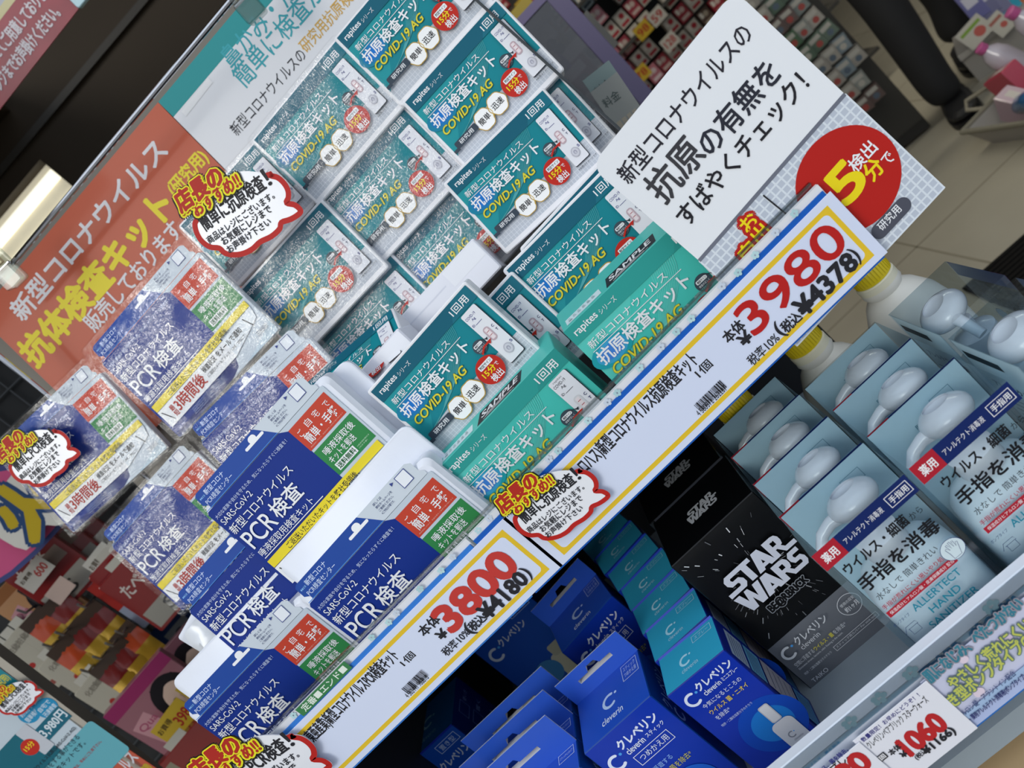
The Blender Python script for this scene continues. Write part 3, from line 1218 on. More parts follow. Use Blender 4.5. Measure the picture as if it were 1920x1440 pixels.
def sgl(s, a, b, h, col, bold=0., **k):
    (x0, y0), (x1, y1) = SL(a), SL(b)
    m.text(s, x0, (y0 + y1) / 2, x1, (y0 + y1) / 2 + h, col, bold, **k)


yb = (SL((1305, 480))[1] + SL((1598, 177))[1]) / 2
m.rect(0, -hh, L, yb, 'B4BCCA')
m.lay += 1
n = int(L / .0058)
for k in range(n + 1):
    m.rect(k * L / n - .0007, -hh, k * L / n + .0007, yb, 'D2D9E2', layer=m.lay)
m.lay += 1
k = 0
while yb - k * .0058 > -hh:
    m.rect(0, yb - k * .0058 - .0007, L, yb - k * .0058 + .0007, 'D2D9E2', layer=m.lay)
    k += 1
m.rect(0, yb - .0015, L, yb + .0015, '6A6E7C')
sgl('新型コロナウイルスの', (1178, 346), (1420, 72), .0165, '2B2A33', .012)
sgl('抗原', (1247, 385), (1330, 296), .0265, '3B3B40', .02)
sgl('の有無を', (1336, 296), (1470, 143), .021, '2B2D38', .02)
sgl('すばやくチェック！', (1288, 424), (1524, 165), .0165, '232228', .02)
c = SL((1590, 338))
m.disc(c[0], c[1], .040, 'B0201B', 48, .0385)
sgl('15', (1549, 424), (1633, 344), .027, 'E6D01C', .05)
sgl('分', (1637, 342), (1662, 316), .0145, 'E6D01C', .03)
sgl('で', (1664, 313), (1679, 297), .009, 'E4E5EA', .01)
sgl('検出', (1604, 324), (1648, 281), .0115, 'E4E5EA', .02)
a, b = SL((1640, 440)), SL((1700, 378))
yy = (a[1] + b[1]) / 2
m.rrect(a[0] - .002, yy - .0062, b[0] + .002, yy + .0062, .006, '4C4E5A')
sgl('研究用', (1653, 433), (1692, 395), .0075, 'E4E5EA', .01)
m.stroke([SL((1430, 366)), SL((1483, 409))], .0012, INK)
for ch, q in (('お', (1403, 417)), ('出', (1424, 437)), ('か', (1443, 455)), ('自', (1400, 470))):
    u, v = SL(q)
    m.text(ch, u - .0062, v - .0062, u + .0062, v + .0062, 'E6D01C', .03, halo=[(.0028, 'B0201B')])
o = m.build('white_sign', None, mx)
tag(o, 'large white sign with rounded corners and a red circle standing behind the rail', 'sign')

# ================================================================== goods on the lower shelf
def brand_c(m, cu, cv, r, col, dot='4C9BE0', w=None):
    """the open ring with a dot"""
    w = w or r * .42
    m.stroke([(cu + r * math.cos(a), cv + r * math.sin(a)) for a in [math.radians(62 + 248 * k / 20) for k in range(21)]], w, col)
    m.disc(cu + r * math.cos(math.radians(62)), cv + r * math.sin(math.radians(62)), w / 2, col, 12)
    m.disc(cu + r * math.cos(math.radians(310)), cv + r * math.sin(math.radians(310)), w / 2, col, 12)
    m.disc(cu + r * 1.12, cv + r * .62, w * .5, dot, 14)


def at_floor(x, y, yaw=0, z=None):
    return Matrix.Translation((x, y, ZL if z is None else z)) @ Matrix.Rotation(yaw, 4, 'Z')


def face_front(m, y, s=1.):          # front face: local x right, z up
    return m.plane((0, y, 0), (1, 0, 0), (0, 0, 1), s)


def cuboid(m, w, d, h, front, top, side, ch=.0008):
    """upright box: x 0..w, y 0..d, z 0..h with per-face colours and a thin chamfer on the front and top edges"""
    e = ch
    m.face([(e, 0, 0), (w - e, 0, 0), (w - e, 0, h - e), (e, 0, h - e)], front)
    m.face([(e, e, h), (w - e, e, h), (w - e, d, h), (e, d, h)], top)
    m.face([(e, 0, h - e), (w - e, 0, h - e), (w - e, e, h), (e, e, h)], side)
    m.face([(w, e, 0), (w, d, 0), (w, d, h - e), (w, e, h - e)], side)
    m.face([(0, d, 0), (0, e, 0), (0, e, h - e), (0, d, h - e)], side)
    m.face([(w - e, 0, 0), (w, e, 0), (w, e, h - e), (w - e, 0, h - e)], side)
    m.face([(0, e, 0), (e, 0, 0), (e, 0, h - e), (0, e, h - e)], side)
    m.face([(w - e, e, h), (w, e, h - e), (w, d, h - e), (w - e, d, h)], side)
    m.face([(0, e, h - e), (e, e, h), (e, d, h), (0, d, h - e)], side)
    m.face([(w, d, 0), (0, d, 0), (0, d, h), (w, d, h)], side)
    m.face([(0, 0, 0), (0, d, 0), (w, d, 0), (w, 0, 0)], side)


# ---- mini spray cartons
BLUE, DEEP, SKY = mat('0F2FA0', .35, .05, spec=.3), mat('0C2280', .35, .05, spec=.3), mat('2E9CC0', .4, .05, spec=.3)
SW_, SD_, SH_ = .0655, .047, .130


def spray_box():
    r = thing('spray_carton', 'x', 'carton', None, 'blue mini spray cartons in a row')
    m = M()
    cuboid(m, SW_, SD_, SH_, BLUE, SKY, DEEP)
    face_front(m, 0)
    m.disc(.044, .045, .030, '0F45AE', 40)
    m.disc(.044, .045, .019, '1B74C8', 40)
    wh = 'D5DCEC'
    brand_c(m, .0135, .112, .0062, wh)
    m.text('クレベリン', .023, .114, .061, .1225, wh, .04)
    m.text('cleverin', .024, .107, .042, .1125, wh, .01)
    m.text('ミニスプレー', .044, .1075, .061, .112, wh, .01)
    m.text('今気になるところの', .014, .0975, .056, .1025, wh)
    m.text('ウイルス 菌・ニオイ', .014, .089, .056, .0945, 'DCC24A', .01)
    m.text('を除去*', .014, .0815, .029, .0865, wh)
    m.text('特許・二酸化塩素分子のチカラ', .012, .0735, .046, .0765, 'B9C6E6')
    m.rrect(.044, .045, .054, .0665, .002, 'B9BAC0')
    m.rrect(.045, .046, .053, .0655, .002, 'D2D2D6')
    m.rrect(.0385, .006, .0600, .0445, .006, 'D2D2D6')
    brand_c(m, .048, .026, .003, '8A8C96')
    m.text('cleverin', .0455, .019, .055, .0215, '8A8C96')
    m.plane((0, 0, SH_), (1, 0, 0), (0, 1, 0))
    brand_c(m, .027, .023, .0054, 'A5D3E6', 'A5D3E6')
    m.text('cleverin', .021, .0095, .039, .0145, 'A5D3E6')
    m.frame(.039, .034, .061, .0425, .0005, 'A5D3E6')
    m.text('スプレー', .042, .0362, .058, .0405, 'A5D3E6')
    m.plane((SW_, 0, 0), (0, 1, 0), (0, 0, 1))
    for k, (z0, z1, c) in enumerate(((.096, .118, '9AA7BC'), (.074, .094, '5E9BC0'), (.030, .072, 'A79FA8'), (.006, .028, '4C84B4'))):
        m.rect(.006, z0, SD_ - .006, z1, c)
        for j in range(5):
            m.rect(.008, z0 + .003 + j * (z1 - z0 - .004) / 5, SD_ - .010, z0 + .0038 + j * (z1 - z0 - .004) / 5, '4A5672')
    part(r, m, 'carton')
    m = M()
    m.face([(.001, SD_ - .0012, SH_ - .0006), (SW_ - .001, SD_ - .0012, SH_ - .0006), (SW_ - .001, SD_ + .0006, SH_ + .0016), (.001, SD_ + .0006, SH_ + .0016)], mat('1838A8', .35, .05, spec=.3))
    part(r, m, 'tuck_flap', 'dark blue tuck edge at the back')
    return r


sp = spray_box()
rows = [((1358.3, 1217.5), (1250, 1306.7)), ((1325.8, 1154), (1227.5, 1243)), ((1295, 1103), (1205, 1192.5)), ((1261, 1067), (1182.5, 1147.5)), ((1235, 1028), (1159, 1111)), ((1205, 1000), (1133, 1079)), ((1178, 976), (1112.5, 1053))]
names = ['blue mini spray carton at the front of the row, its whole face showing', 'turquoise-topped spray carton second in the row', 'turquoise-topped spray carton third in the row', 'turquoise-topped spray carton fourth in the row',
         'turquoise-topped spray carton fifth in the row, in shade', 'turquoise-topped spray carton sixth in the row, in deep shade', 'turquoise-topped spray carton last in the row, under the price rail']
for i, (b, a) in enumerate(rows):
    A, B = on_z(a, CAM_Z - .40), on_z(b, CAM_Z - .40)
    d = B - A
    yaw = math.atan2(d.y, d.x)
    mxs = at_floor(A.x, A.y, yaw)
    o = sp if i == 0 else copy_tree(sp, mxs)
    o.matrix_world = mxs
    tag(o, names[i])

# ---- stick cartons with a hanging tab
def stick_box(w, d, tab, pen=False):
    r = thing('stick_carton', 'x', 'carton', None, 'blue stick cartons with hanging tabs')
    h = .130
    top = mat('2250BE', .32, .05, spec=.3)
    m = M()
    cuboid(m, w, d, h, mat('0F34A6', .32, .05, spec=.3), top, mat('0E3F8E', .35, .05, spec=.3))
    wh = 'DDE4F4'
    face_front(m, 0)
    brand_c(m, .014, h - .028, .0072, wh)
    m.text('クレベリン', .026, h - .022, .072, h - .012, wh, .04)
    m.text('cleverin', .027, h - .0305, .048, h - .0235, wh, .01)
    m.text('スティック', .051, h - .0295, .072, h - .0245, wh, .01)
    m.frame(.027, h - .047, .068, h - .0345, .0006, wh)
    m.text('ペンタイプ' if pen else 'つめかえ用', .031, h - .0442, .064, h - .0372, wh)
    m.text('空間に浮遊する', .014, h - .061, .052, h - .055, '8FB7F0')
    m.text('ウイルス・菌を除去*', .014, h - .072, .066, h - .065, 'C7C24A')
    m.disc(w * .55, .03, .024, '1C5FC8', 36)
    m.plane((0, 0, h), (1, 0, 0), (0, 1, 0))
    brand_c(m, w * .47, d * .52, .0075, 'BFD6F6', 'BFD6F6')
    m.text('cleverin', w * .47 - .013, d * .16, w * .47 + .013, d * .28, 'D5E2F8', .01)
    m.frame(w - .024, d * .62, w - .004, d * .93, .0006, 'C2D3F4')
    if pen:
        m.text('スティックペンタイプ', w - .022, d * .72, w - .006, d * .83, 'C2D3F4')
    else:
        m.text('スティック', w - .0215, d * .79, w - .0065, d * .88, 'C2D3F4')
        m.text('つめかえ用', w - .0215, d * .67, w - .0065, d * .76, 'C2D3F4')
    m.plane((w, 0, 0), (0, 1, 0), (0, 0, 1))
    m.text('クレベリン', .006, h - .03, d - .006, h - .018, '9DB8E0', .02)
    brand_c(m, .01, h - .04, .006, '9DB8E0')
    part(r, m, 'carton')
    # tab with a real slot: a plate cut by the slot outline
    t = M()
    y0, y1 = d - .0012, d + .0002
    zb, zt = h, h + tab
    c, sw, sh = w * .5, w * .26, .0045
    zs = zb + tab * .45
    slot = [(c - sw, zs), (c + sw, zs), (c + sw, zs + sh), (c + .008, zs + sh), (c + .005, zs + sh + .006), (c - .005, zs + sh + .006), (c - .008, zs + sh), (c - sw, zs + sh)]
    tm = mat('2B55BE', .32, .05, spec=.3)
    lo = [(0, zb), (w, zb), (w, zt), (0, zt)]
    for y, flip in ((y0, False), (y1, True)):
        qs = [[(0, zb), (w, zb), (w, zs), (0, zs)], [(0, zs), (c - sw, zs), (c - sw, zs + sh), (0, zs + sh)], [(c + sw, zs), (w, zs), (w, zs + sh), (c + sw, zs + sh)],
              [(0, zs + sh), (c - .008, zs + sh), (c - .005, zs + sh + .006), (c - .005, zt), (0, zt)], [(c + .008, zs + sh), (w, zs + sh), (w, zt), (c + .005, zt), (c + .005, zs + sh + .006)],
              [(c - .005, zs + sh + .006), (c + .005, zs + sh + .006), (c + .005, zt), (c - .005, zt)]]
        for q in qs:
            q = q[::-1] if flip else q
            t.face([(a, y, b) for a, b in q], tm)
    for i in range(8):
        a, b = slot[i], slot[(i + 1) % 8]
        t.face([(a[0], y0, a[1]), (a[0], y1 + .008, a[1]), (b[0], y1 + .008, b[1]), (b[0], y0, b[1])], 'D9DADD')
    for a, b in (((0, zb), (0, zt)), ((0, zt), (w, zt)), ((w, zt), (w, zb))):
        t.face([(a[0], y0, a[1]), (b[0], y0, b[1]), (b[0], y1, b[1]), (a[0], y1, a[1])], 'B9C3DC')
    part(r, t, 'hanging_tab')
    return r


k1 = stick_box(.083, .068, .030)
k1.matrix_world = at_floor(-.326, .594)
tag(k1, 'blue stick carton with a hanging tab, nearest, left of the front spray carton')
k2 = copy_tree(k1, at_floor(-.337, .758, math.radians(12)))
tag(k2, 'shaded blue stick carton with a hanging tab, behind the nearest one under the rail')
k5 = stick_box(.120, .034, .040, True)
for i, (y, t_) in enumerate(((.585, 'lowest of the three overlapping wide stick cartons with hanging tabs'), (.621, 'middle of the three overlapping wide stick cartons with hanging tabs'), (.658, 'rearmost of the three overlapping wide stick cartons with hanging tabs'))):
    mxs = at_floor(-.4525, y)
    o = k5 if i == 0 else copy_tree(k5, mxs)
    o.matrix_world = mxs
    tag(o, t_)

# ---- table-top type cartons under the rail
def stand_box(label, x, y, w, d, h, yaw=0, pic=False):
    r = thing('gel_carton', label, 'carton', at_floor(x, y, yaw), 'larger blue cartons under the rail')
    m = M()
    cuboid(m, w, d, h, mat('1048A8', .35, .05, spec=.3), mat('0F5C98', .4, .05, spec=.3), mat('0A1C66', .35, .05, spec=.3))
    m.plane((0, 0, h), (1, 0, 0), (0, 1, 0))
    brand_c(m, w * .42, d * .55, .0085, '8FB4C8', '8FB4C8')
    m.text('cleverin', w * .3, d * .2, w * .62, d * .3, '7FA5C0')
    face_front(m, 0)
    m.frame(w - .038, h - .018, w - .006, h - .006, .0006, 'B9CCE6')
    m.text('置き型', w - .034, h - .0155, w - .011, h - .0085, 'B9CCE6')
    brand_c(m, .017, h - .038, .0085, 'C6CEDC')
    m.text('クレベリン', .03, h - .036, .075, h - .025, 'C6CEDC', .03)
    if pic:
        m.rrect(w * .55, .03, w * .95, .075, .006, 'B9BAA8')
        m.rrect(w * .62, .070, w * .88, .088, .004, 'A9AA9A')
        m.disc(w * .42, .06, .018, '3A78B0', 24)
    m.plane((w, 0, 0), (0, 1, 0), (0, 0, 1))
    for k in range(5):
        m.frame(.03, h - .024 - .022 * k, .052, h - .008 - .022 * k, .0006, '8FA0D0')
        m.text(('使い方', '置く', '開ける', '約二か月', '注意')[k], .055, h - .018 - .022 * k, .075, h - .012 - .022 * k, '8FA0D0')
    part(r, m, 'carton')
    f = M()
    f.face([(.001, -.0004, h - .0006), (w - .001, -.0004, h - .0006), (w - .001, .0012, h + .0012), (.001, .0012, h + .0012)], mat('1A2FA0', .35, .05, spec=.3))
    part(r, f, 'tuck_flap')
    return r


stand_box('blue carton with a teal top under the left half of the rail', -.578, .772, .083, .088, .150)
stand_box('dark carton in deep shade behind the three overlapping stick cartons', -.463, .875, .105, .08, .165, 0, True)
stand_box('blue carton behind the teal-topped one, mostly under the rail', -.70, .79, .083, .088, .150)

# ---- black film-edition cartons
def polyset(m, polys, x, y, sx_, sy_, col):
    for p in polys:
        m.poly([(x + a * sx_, y + b * sy_) for a, b in p], col)


def outline_logo(m, x0, y0, w, h, col):
    """two-line block title, letters built from slabs; the first S reaches out left, the last one right"""
    th = .17
    # unit letters on a 1 x 1 grid
    def Sx(ox, ow, left=False, right=False):
        L = [[(ox + (.0 if not left else -.35 * ow), 0), (ox + ow * .8, 0), (ox + ow, .18), (ox + ow, .42), (ox + ow * .82, .6), (ox + ow * .42, .6), (ox + ow * .36, .7), (ox + ow * .42, .78), (ox + ow * (1. if not right else 1.5), .78), (ox + ow * (1. if not right else 1.5), 1.), (ox + ow * .22, 1), (ox, .82), (ox, .58), (ox + ow * .18, .40), (ox + ow * .58, .40), (ox + ow * .64, .31), (ox + ow * .58, .22), (ox + (.0 if not left else -.35 * ow), .22)]]
        return L

    def Tx(ox, ow):
        return [[(ox, .78), (ox + ow * .34, .78), (ox + ow * .34, 0), (ox + ow * .70, 0), (ox + ow * .70, .78), (ox + ow, .78), (ox + ow, 1), (ox, 1)]]

    def Ax(ox, ow):
        return [[(ox, 0), (ox + ow * .32, 0), (ox + ow * .40, .22), (ox + ow * .5, .50), (ox + ow * .5, 1), (ox + ow * .32, 1)], [(ox + ow * .5, .5), (ox + ow * .6, .22), (ox + ow * .68, 0), (ox + ow, 0), (ox + ow * .68, 1), (ox + ow * .5, 1)], [(ox + ow * .36, .12), (ox + ow * .64, .12), (ox + ow * .60, .3), (ox + ow * .4, .3)]]

    def Rx(ox, ow, tail=False):
        e = 1.45 if tail else 1.
        return [[(ox, 0), (ox + ow * .34, 0), (ox + ow * .34, 1), (ox, 1)], [(ox + ow * .3, .78), (ox + ow * .62, .78), (ox + ow * .62, 1), (ox + ow * .3, 1)], [(ox + ow * .3, .36), (ox + ow * .62, .36), (ox + ow * .62, .55), (ox + ow * .3, .55)],
                [(ox + ow * .6, .36), (ox + ow * .84, .42), (ox + ow * .92, .6), (ox + ow * .92, .8), (ox + ow * .8, .96), (ox + ow * .6, 1), (ox + ow * .6, .78), (ox + ow * .6, .55)], [(ox + ow * .42, .4), (ox + ow * .72, .4), (ox + ow * .86, .22), (ox + ow * e, .22), (ox + ow * e, 0), (ox + ow * .72, 0)]]

    def Wx(ox, ow):
        return [[(ox, 1), (ox + ow * .24, 1), (ox + ow * .34, .4), (ox + ow * .38, 0), (ox + ow * .2, 0)], [(ox + ow * .24, 0), (ox + ow * .42, 0), (ox + ow * .56, 1), (ox + ow * .42, 1)], [(ox + ow * .42, 1), (ox + ow * .56, 1), (ox + ow * .74, 0), (ox + ow * .58, 0)], [(ox + ow * .6, 0), (ox + ow * .8, 0), (ox + ow, 1), (ox + ow * .76, 1)]]
    up = [Sx(.10, .20, left=True), Tx(.27, .22), Ax(.46, .25), Rx(.70, .21, tail=True)]
    lo = [Wx(.03, .36), Ax(.34, .25), Rx(.58, .21), Sx(.79, .16, right=False)]
    m.lay += 1
    for L in up:
        polyset(m, L, x0, y0 + h * .52, w, h * .48, col)
    for L in lo:
        polyset(m, L, x0, y0, w, h * .48, col)


def black_box(label, x, y):
    r = thing('film_edition_carton', label, 'carton', at_floor(x, y), 'black cartons with silver block lettering')
    w, d, h = .0975, .0875, .1855
    bl = mat('060709', .35, .1, spec=.3)
    m = M()
    cuboid(m, w, d, h, bl, bl, mat('0A0B0F', .35, .1, spec=.3))
    face_front(m, 0)
    m.rect(.0008, 0, w - .0008, .060, '63676F')
    rnd = random.Random(8)
    cx, cy = .052, .125
    for k in range(95):
        a = rnd.uniform(0, 2 * math.pi)
        r0 = rnd.uniform(.018, .075)
        ln = rnd.uniform(.002, .007)
        p, q = (cx + r0 * math.cos(a), cy + r0 * math.sin(a)), (cx + (r0 + ln) * math.cos(a), cy + (r0 + ln) * math.sin(a))
        if all(.003 < t[0] < w - .003 and .063 < t[1] < h - .003 for t in (p, q)):
            m.stroke([p, q], rnd.choice((.0003, .0004, .0009)), rnd.choice(('C9CCD0', '8A8D92', '5A5D62')))
    outline_logo(m, .013, .102, .079, .043, 'C3C7D4')
    m.text('BE@RBRICK', .031, .0865, .074, .097, '07080B', .06, halo=[(.0012, '8B9098')])
    wh = 'C4C8CE'
    brand_c(m, .013, .047, .006, wh)
    m.text('クレベリン', .024, .0465, .060, .0555, wh, .02)
    m.text('cleverin', .024, .040, .045, .0455, wh)
    m.text('空間に浮遊する', .008, .0305, .030, .0355, wh)
    m.text('ウイルス・菌', .031, .0305, .053, .0355, 'CFC638', .01)
    m.text('を除去*', .054, .0305, .068, .0355, wh)
    m.text('Eliminates viruses, bacteria, odor floating in the room.', .008, .026, .060, .0288, wh)
    m.text('特許・二酸化塩素分子のチカラ', .008, .0185, .040, .0215, wh)
    m.frame(.044, .0165, .094, .0225, .0005, wh)
    m.text('スティック用カバー For stick type', .046, .018, .092, .0212, wh)
    m.text('TAIKO', .008, .007, .026, .0115, wh)
    m.stroke([(.083 + .011 * math.cos(t), .045 + .011 * math.sin(t)) for t in [k * math.pi / 14 for k in range(28)]], .0006, wh, True)
    m.text('使用の目安', .0755, .047, .0905, .0505, wh)
    m.text('約1ヶ月', .076, .0395, .090, .045, wh, .02)
    m.plane((0, 0, h), (1, 0, 0), (0, 1, 0))
    outline_logo(m, .032, .030, .038, .024, 'A9ADB2')
    part(r, m, 'carton')
    f = M()
    f.face([(.003, d - .0015, h - .0002), (w - .003, d - .0015, h - .0002), (w - .003, d + .0003, h + .0014), (.003, d + .0003, h + .0014)], mat('30333A', .3, .4))
    part(r, f, 'tuck_flap', 'edge of the closing flap')
    return r


black_box('black carton with silver STAR WARS lettering at the front, beside the sprays', -.1535, .631)
black_box('second black carton with silver lettering, behind the front one and under the rail', -.158, .722)

# ---- hand sanitizers in clear cases
CASE_TINT = 'BFE0EC'


def sanitizer():
    r = thing('hand_sanitizer', 'x', 'hand sanitizer', None, 'boxed pump hand sanitizers')
    w, d, h = .084, .0635, .192
    cl = clear('clear_case', 'EEF6FA', .05, .07, edge=.4)
    c = M()
    c.face([(0, 0, 0), (w, 0, 0), (w, 0, h), (0, 0, h)], cl)
    c.face([(w, 0, 0), (w, d, 0), (w, d, h), (w, 0, h)], cl)
    c.face([(0, d, 0), (0, 0, 0), (0, 0, h), (0, d, h)], cl)
    c.face([(0, 0, h), (w, 0, h), (w, d, h), (0, d, h)], clear('clear_case_top', 'EEF6FA', .07, .06, edge=.45))
    part(r, c, 'clear_case', 'clear plastic case')
    b = M()
    bp = mat('B4CFDA', .45, .05)
    b.face([(w - .0005, d - .0008, 0), (.0005, d - .0008, 0), (.0005, d - .0008, h - .001), (w - .0005, d - .0008, h - .001)], bp)
    b.face([(.0005, d - .001, 0), (w - .0005, d - .001, 0), (w - .0005, d - .001, h - .001), (.0005, d - .001, h - .001)], bp)
    b.plane((w, d - .0008, 0), (-1, 0, 0), (0, 0, 1))
    b.rect(.004, h - .02, .05, h - .012, '18262E')
    b.text('アレルテクト消毒液', .01, h - .05, .074, h - .042, '1B3A5C', .02)
    for k in range(12):
        b.rect(.008, h - .064 - .007 * k, .008 + .06 * (.6 + .4 * math.sin(k * 2.1) ** 2), h - .0625 - .007 * k, '466A80')
    b.plane((0, d - .001, 0), (1, 0, 0), (0, 0, 1))
    b.frame(.05, h - .022, .068, h - .012, .0004, '5E8899')
    b.text('販売名', .03, h - .026, .046, h - .020, '5E8899', .02)
    b.text('消毒', .012, h - .05, .026, h - .043, '5E8899', .02)
    part(r, b, 'back_panel', 'light blue printed back panel')
    f = M()
    face_front(f, -.0003)
    f.rect(.0005, h - .0175, w - .0003, h - .0006, '10245E')
    f.rect(.0005, h - .0175, .0205, h - .0006, 'A81F30')
    f.text('薬用', .0045, h - .0135, .0165, h - .0050, 'E6E6EA', .02)
    f.text('アレルテクト消毒液', .0235, h - .0118, .0575, h - .0066, 'E6E6EA')
    f.frame(.0625, h - .0140, .0815, h - .0040, .0005, 'E6E6EA')
    f.text('手指用', .0645, h - .0120, .0795, h - .0060, 'E6E6EA', .01)
    f.text('ウイルス・細菌', .009, h - .0315, .064, h - .0215, '17171C', .03)
    f.text('から', .066, h - .0310, .076, h - .0255, '17171C')
    f.text('手指を消毒', .0085, h - .051, .076, h - .0375, '17171C', .03)
    f.text('水なしで 簡単きれい', .0105, h - .0625, .064, h - .0560, '17171C')
    f.text('手指が荒れにくい思いやり処方', .008, h - .071, .066, h - .0665, 'A8203A', .01)
    f.rect(.007, h - .0785, .068, h - .0728, 'A81F30')
    f.text('保湿成分ヒアルロン酸・皮膚保護成分 配合', .009, h - .0772, .066, h - .0740, 'E6E6EA')
    tc_ = '1C7F96'
    f.text('ALLERTECT', .022, h - .0880, .064, h - .0815, tc_, .01)
    f.text('HAND', .030, h - .0980, .056, h - .0915, tc_, .01)
    f.text('SANITIZER', .022, h - .1080, .064, h - .1015, tc_, .01)
    f.text('薬用 アレルテクト消毒液', .026, h - .1155, .062, h - .1122, tc_)
    f.rect(.028, h - .1205, .060, h - .1202, tc_)
    f.text('ウイルス・細菌から', .030, h - .1265, .058, h - .1230, tc_)
    f.text('手指を消毒', .035, h - .1320, .053, h - .1285, tc_)
    f.rect(.028, h - .1348, .060, h - .1345, tc_)
    f.text('ポンプタイプ', .004, h - .0865, .018, h - .0835, '23406E')
    f.stroke([(.006, h - .097), (.009, h - .092), (.017, h - .092), (.018, h - .095), (.009, h - .095)], .0004, '23406E')
    f.stroke([(.010, h - .095), (.010, h - .101), (.017, h - .101), (.017, h - .095)], .0004, '23406E')
    # the hand mark in a ring
    f.stroke([(.071 + .0088 * math.cos(t), h - .068 + .0088 * math.sin(t)) for t in [k * math.pi / 16 for k in range(32)]], .0004, '23306E', True)
    f.disc(.071, h - .068, .0086, mat('C9D8DF', .5, alpha=1.), 32)
    hand = [(-.0035, -.007), (.0025, -.007), (.0045, -.001), (.0058, .003), (.0048, .0035), (.0034, .0005), (.0036, .0055), (.0026, .0058), (.0018, .001), (.0012, .0066), (.0002, .0066), (-.0002, .001), (-.0014, .0060), (-.0024, .0056), (-.0018, .0005), (-.0036, .0038), (-.0044, .0030), (-.0036, -.002)]
    f.stroke([(.071 + a, h - .068 + b) for a, b in hand], .00035, '23306E', True)
    for k, t in enumerate(('無香料', '無着色', 'パラベンフリー', '鉱物油フリー')):
        x = .006 + k * .0195
        f.rrect(x, h - .158, x + .0150, h - .142, .003, '23406E')
        f.rrect(x + .0004, h - .1576, x + .0146, h - .1424, .0028, 'BCCBD3')
        f.text(t, x + .002, h - .1525, x + .013, h - .1475, '2B3348')
    part(r, f, 'front_print', 'black, red and navy printing on the front of the case')
    p = M()
    cx, cy = w * .5, d * .5
    p.lathe([(.03, 0), (.037, .002), (.0385, .01), (.0385, .10), (.037, .112), (.030, .122), (.019, .129), (.014, .132)], mat('D3DEE4', .35, .1, spec=.4), (0, 0, 0), 40, 'z', .6)
    p.v = [(cx + a, cy + b * .72, .002 + c_) for a, b, c_ in p.v]
    part(r, p, 'bottle', 'milky bottle body', smooth=True)
    p = M()
    wm = mat('E3E4EA', .22, .4)
    p.lathe([(.0165, .131), (.0175, .133), (.0175, .148), (.012, .151), (.006, .153), (.006, .163)], wm, (cx, cy, .002), 24, 'z')
    part(r, p, 'collar', smooth=True)
    p = M()
    hx, hy, hz = cx + .006, cy + .006, .178
    pr = []
    for k in range(13):
        t = -math.pi / 2 + math.pi * k / 12
        pr.append((.0205 * math.cos(t) + .0006, .0125 * math.sin(t)))
    pr = pr[:11] + [(.0125, .0085), (.006, .0062), (.0008, .0056)]
    p.lathe(pr, wm, (0, 0, 0), 32, 'z')
    tilt = Matrix.Translation((hx, hy, hz)) @ Matrix.Rotation(math.radians(-14), 4, 'X')
    p.v = [tuple(tilt @ Vector(v)) for v in p.v]
    p.tube([(hx - .012, hy, hz - .003), (hx - .024, hy + .001, hz - .003), (hx - .034, hy + .001, hz - .006), (hx - .042, hy, hz - .014)], [.0065, .0050, .0047, .0045], wm, 14)
    part(r, p, 'pump_head', smooth=True)
    return r


sz = sanitizer()
spots = [('B', .0375, .500, 0, 'boxed hand sanitizer at the front right, whole navy and red front showing'),
         ('A', -.0505, .499, 0, 'boxed hand sanitizer at the front beside the black carton, with a round hand mark'),
         ('A', -.0515, .564, 0, 'boxed hand sanitizer second in the row behind the black-lettered front one by the black carton'),
         ('A', -.052, .629, 0, 'boxed hand sanitizer third in the row by the black carton'),
         ('A', -.053, .694, 0, 'boxed hand sanitizer last in the row by the black carton, against the rail'),
         ('B', .038, .5645, 0, 'boxed hand sanitizer second in the right row, directly behind the front right one'),
         ('B', .038, .629, 0, 'boxed hand sanitizer last in the right row, in front of the yellow-capped jug'),
         ('C', .196, .503, math.pi / 2, 'boxed hand sanitizer turned sideways at the right edge of the picture'),
         ('C', .196, .600, math.pi / 2, 'boxed hand sanitizer turned sideways, nearer to the dark mat, pump glinting')]
for i, (_, x, y, yaw, lab) in enumerate(spots):
    mxs = at_floor(x, y, yaw)
    o = sz if i == 0 else copy_tree(sz, mxs)
    o.matrix_world = mxs
    tag(o, ' '.join(lab.split()[:16]))

# ---- white jugs with yellow caps
def jug(label, x, y, r=.046):
    o = thing('refill_jug', label, 'jug', at_floor(x, y), 'white jugs with yellow caps')
    m = M()
    m.lathe([(r * .7, 0), (r * .96, .006), (r, .02), (r, .085), (r * .97, .105), (r * .85, .128), (r * .62, .146), (r * .42, .155), (.022, .160), (.021, .165)], mat('DDDCD6', .35, .1, trans=.0, spec=.4), (0, 0, 0), 36, 'z')
    part(o, m, 'body', smooth=True)
    m = M()
    m.lathe([(.0185, .163), (.0215, .1645), (.0215, .172), (.0195, .1735), (.0195, .174)], mat('E0DDC8', .4), (0, 0, 0), 28, 'z')
    part(o, m, 'neck_ring', 'cream neck ring', smooth=True)
    m = M()
    m.lathe([(.0195, .173), (.0205, .174), (.0205, .1925), (.0185, .195), (.002, .196)], mat('D9C31C', .35, .2), (0, 0, 0), 36, 'z')
    for k in range(36):
        a = k * math.pi / 18
        m.box(-.0004, .0004, 0, .0004, .176, .191, mat('C7B016', .4))
        n8 = 8
        rot = Matrix.Rotation(a, 4, 'Z') @ T(0, .0204, 0)
        m.v[-n8:] = [tuple(rot @ Vector(v)) for v in m.v[-n8:]]
    part(o, m, 'screw_cap', 'yellow screw cap', smooth=True)
    return o


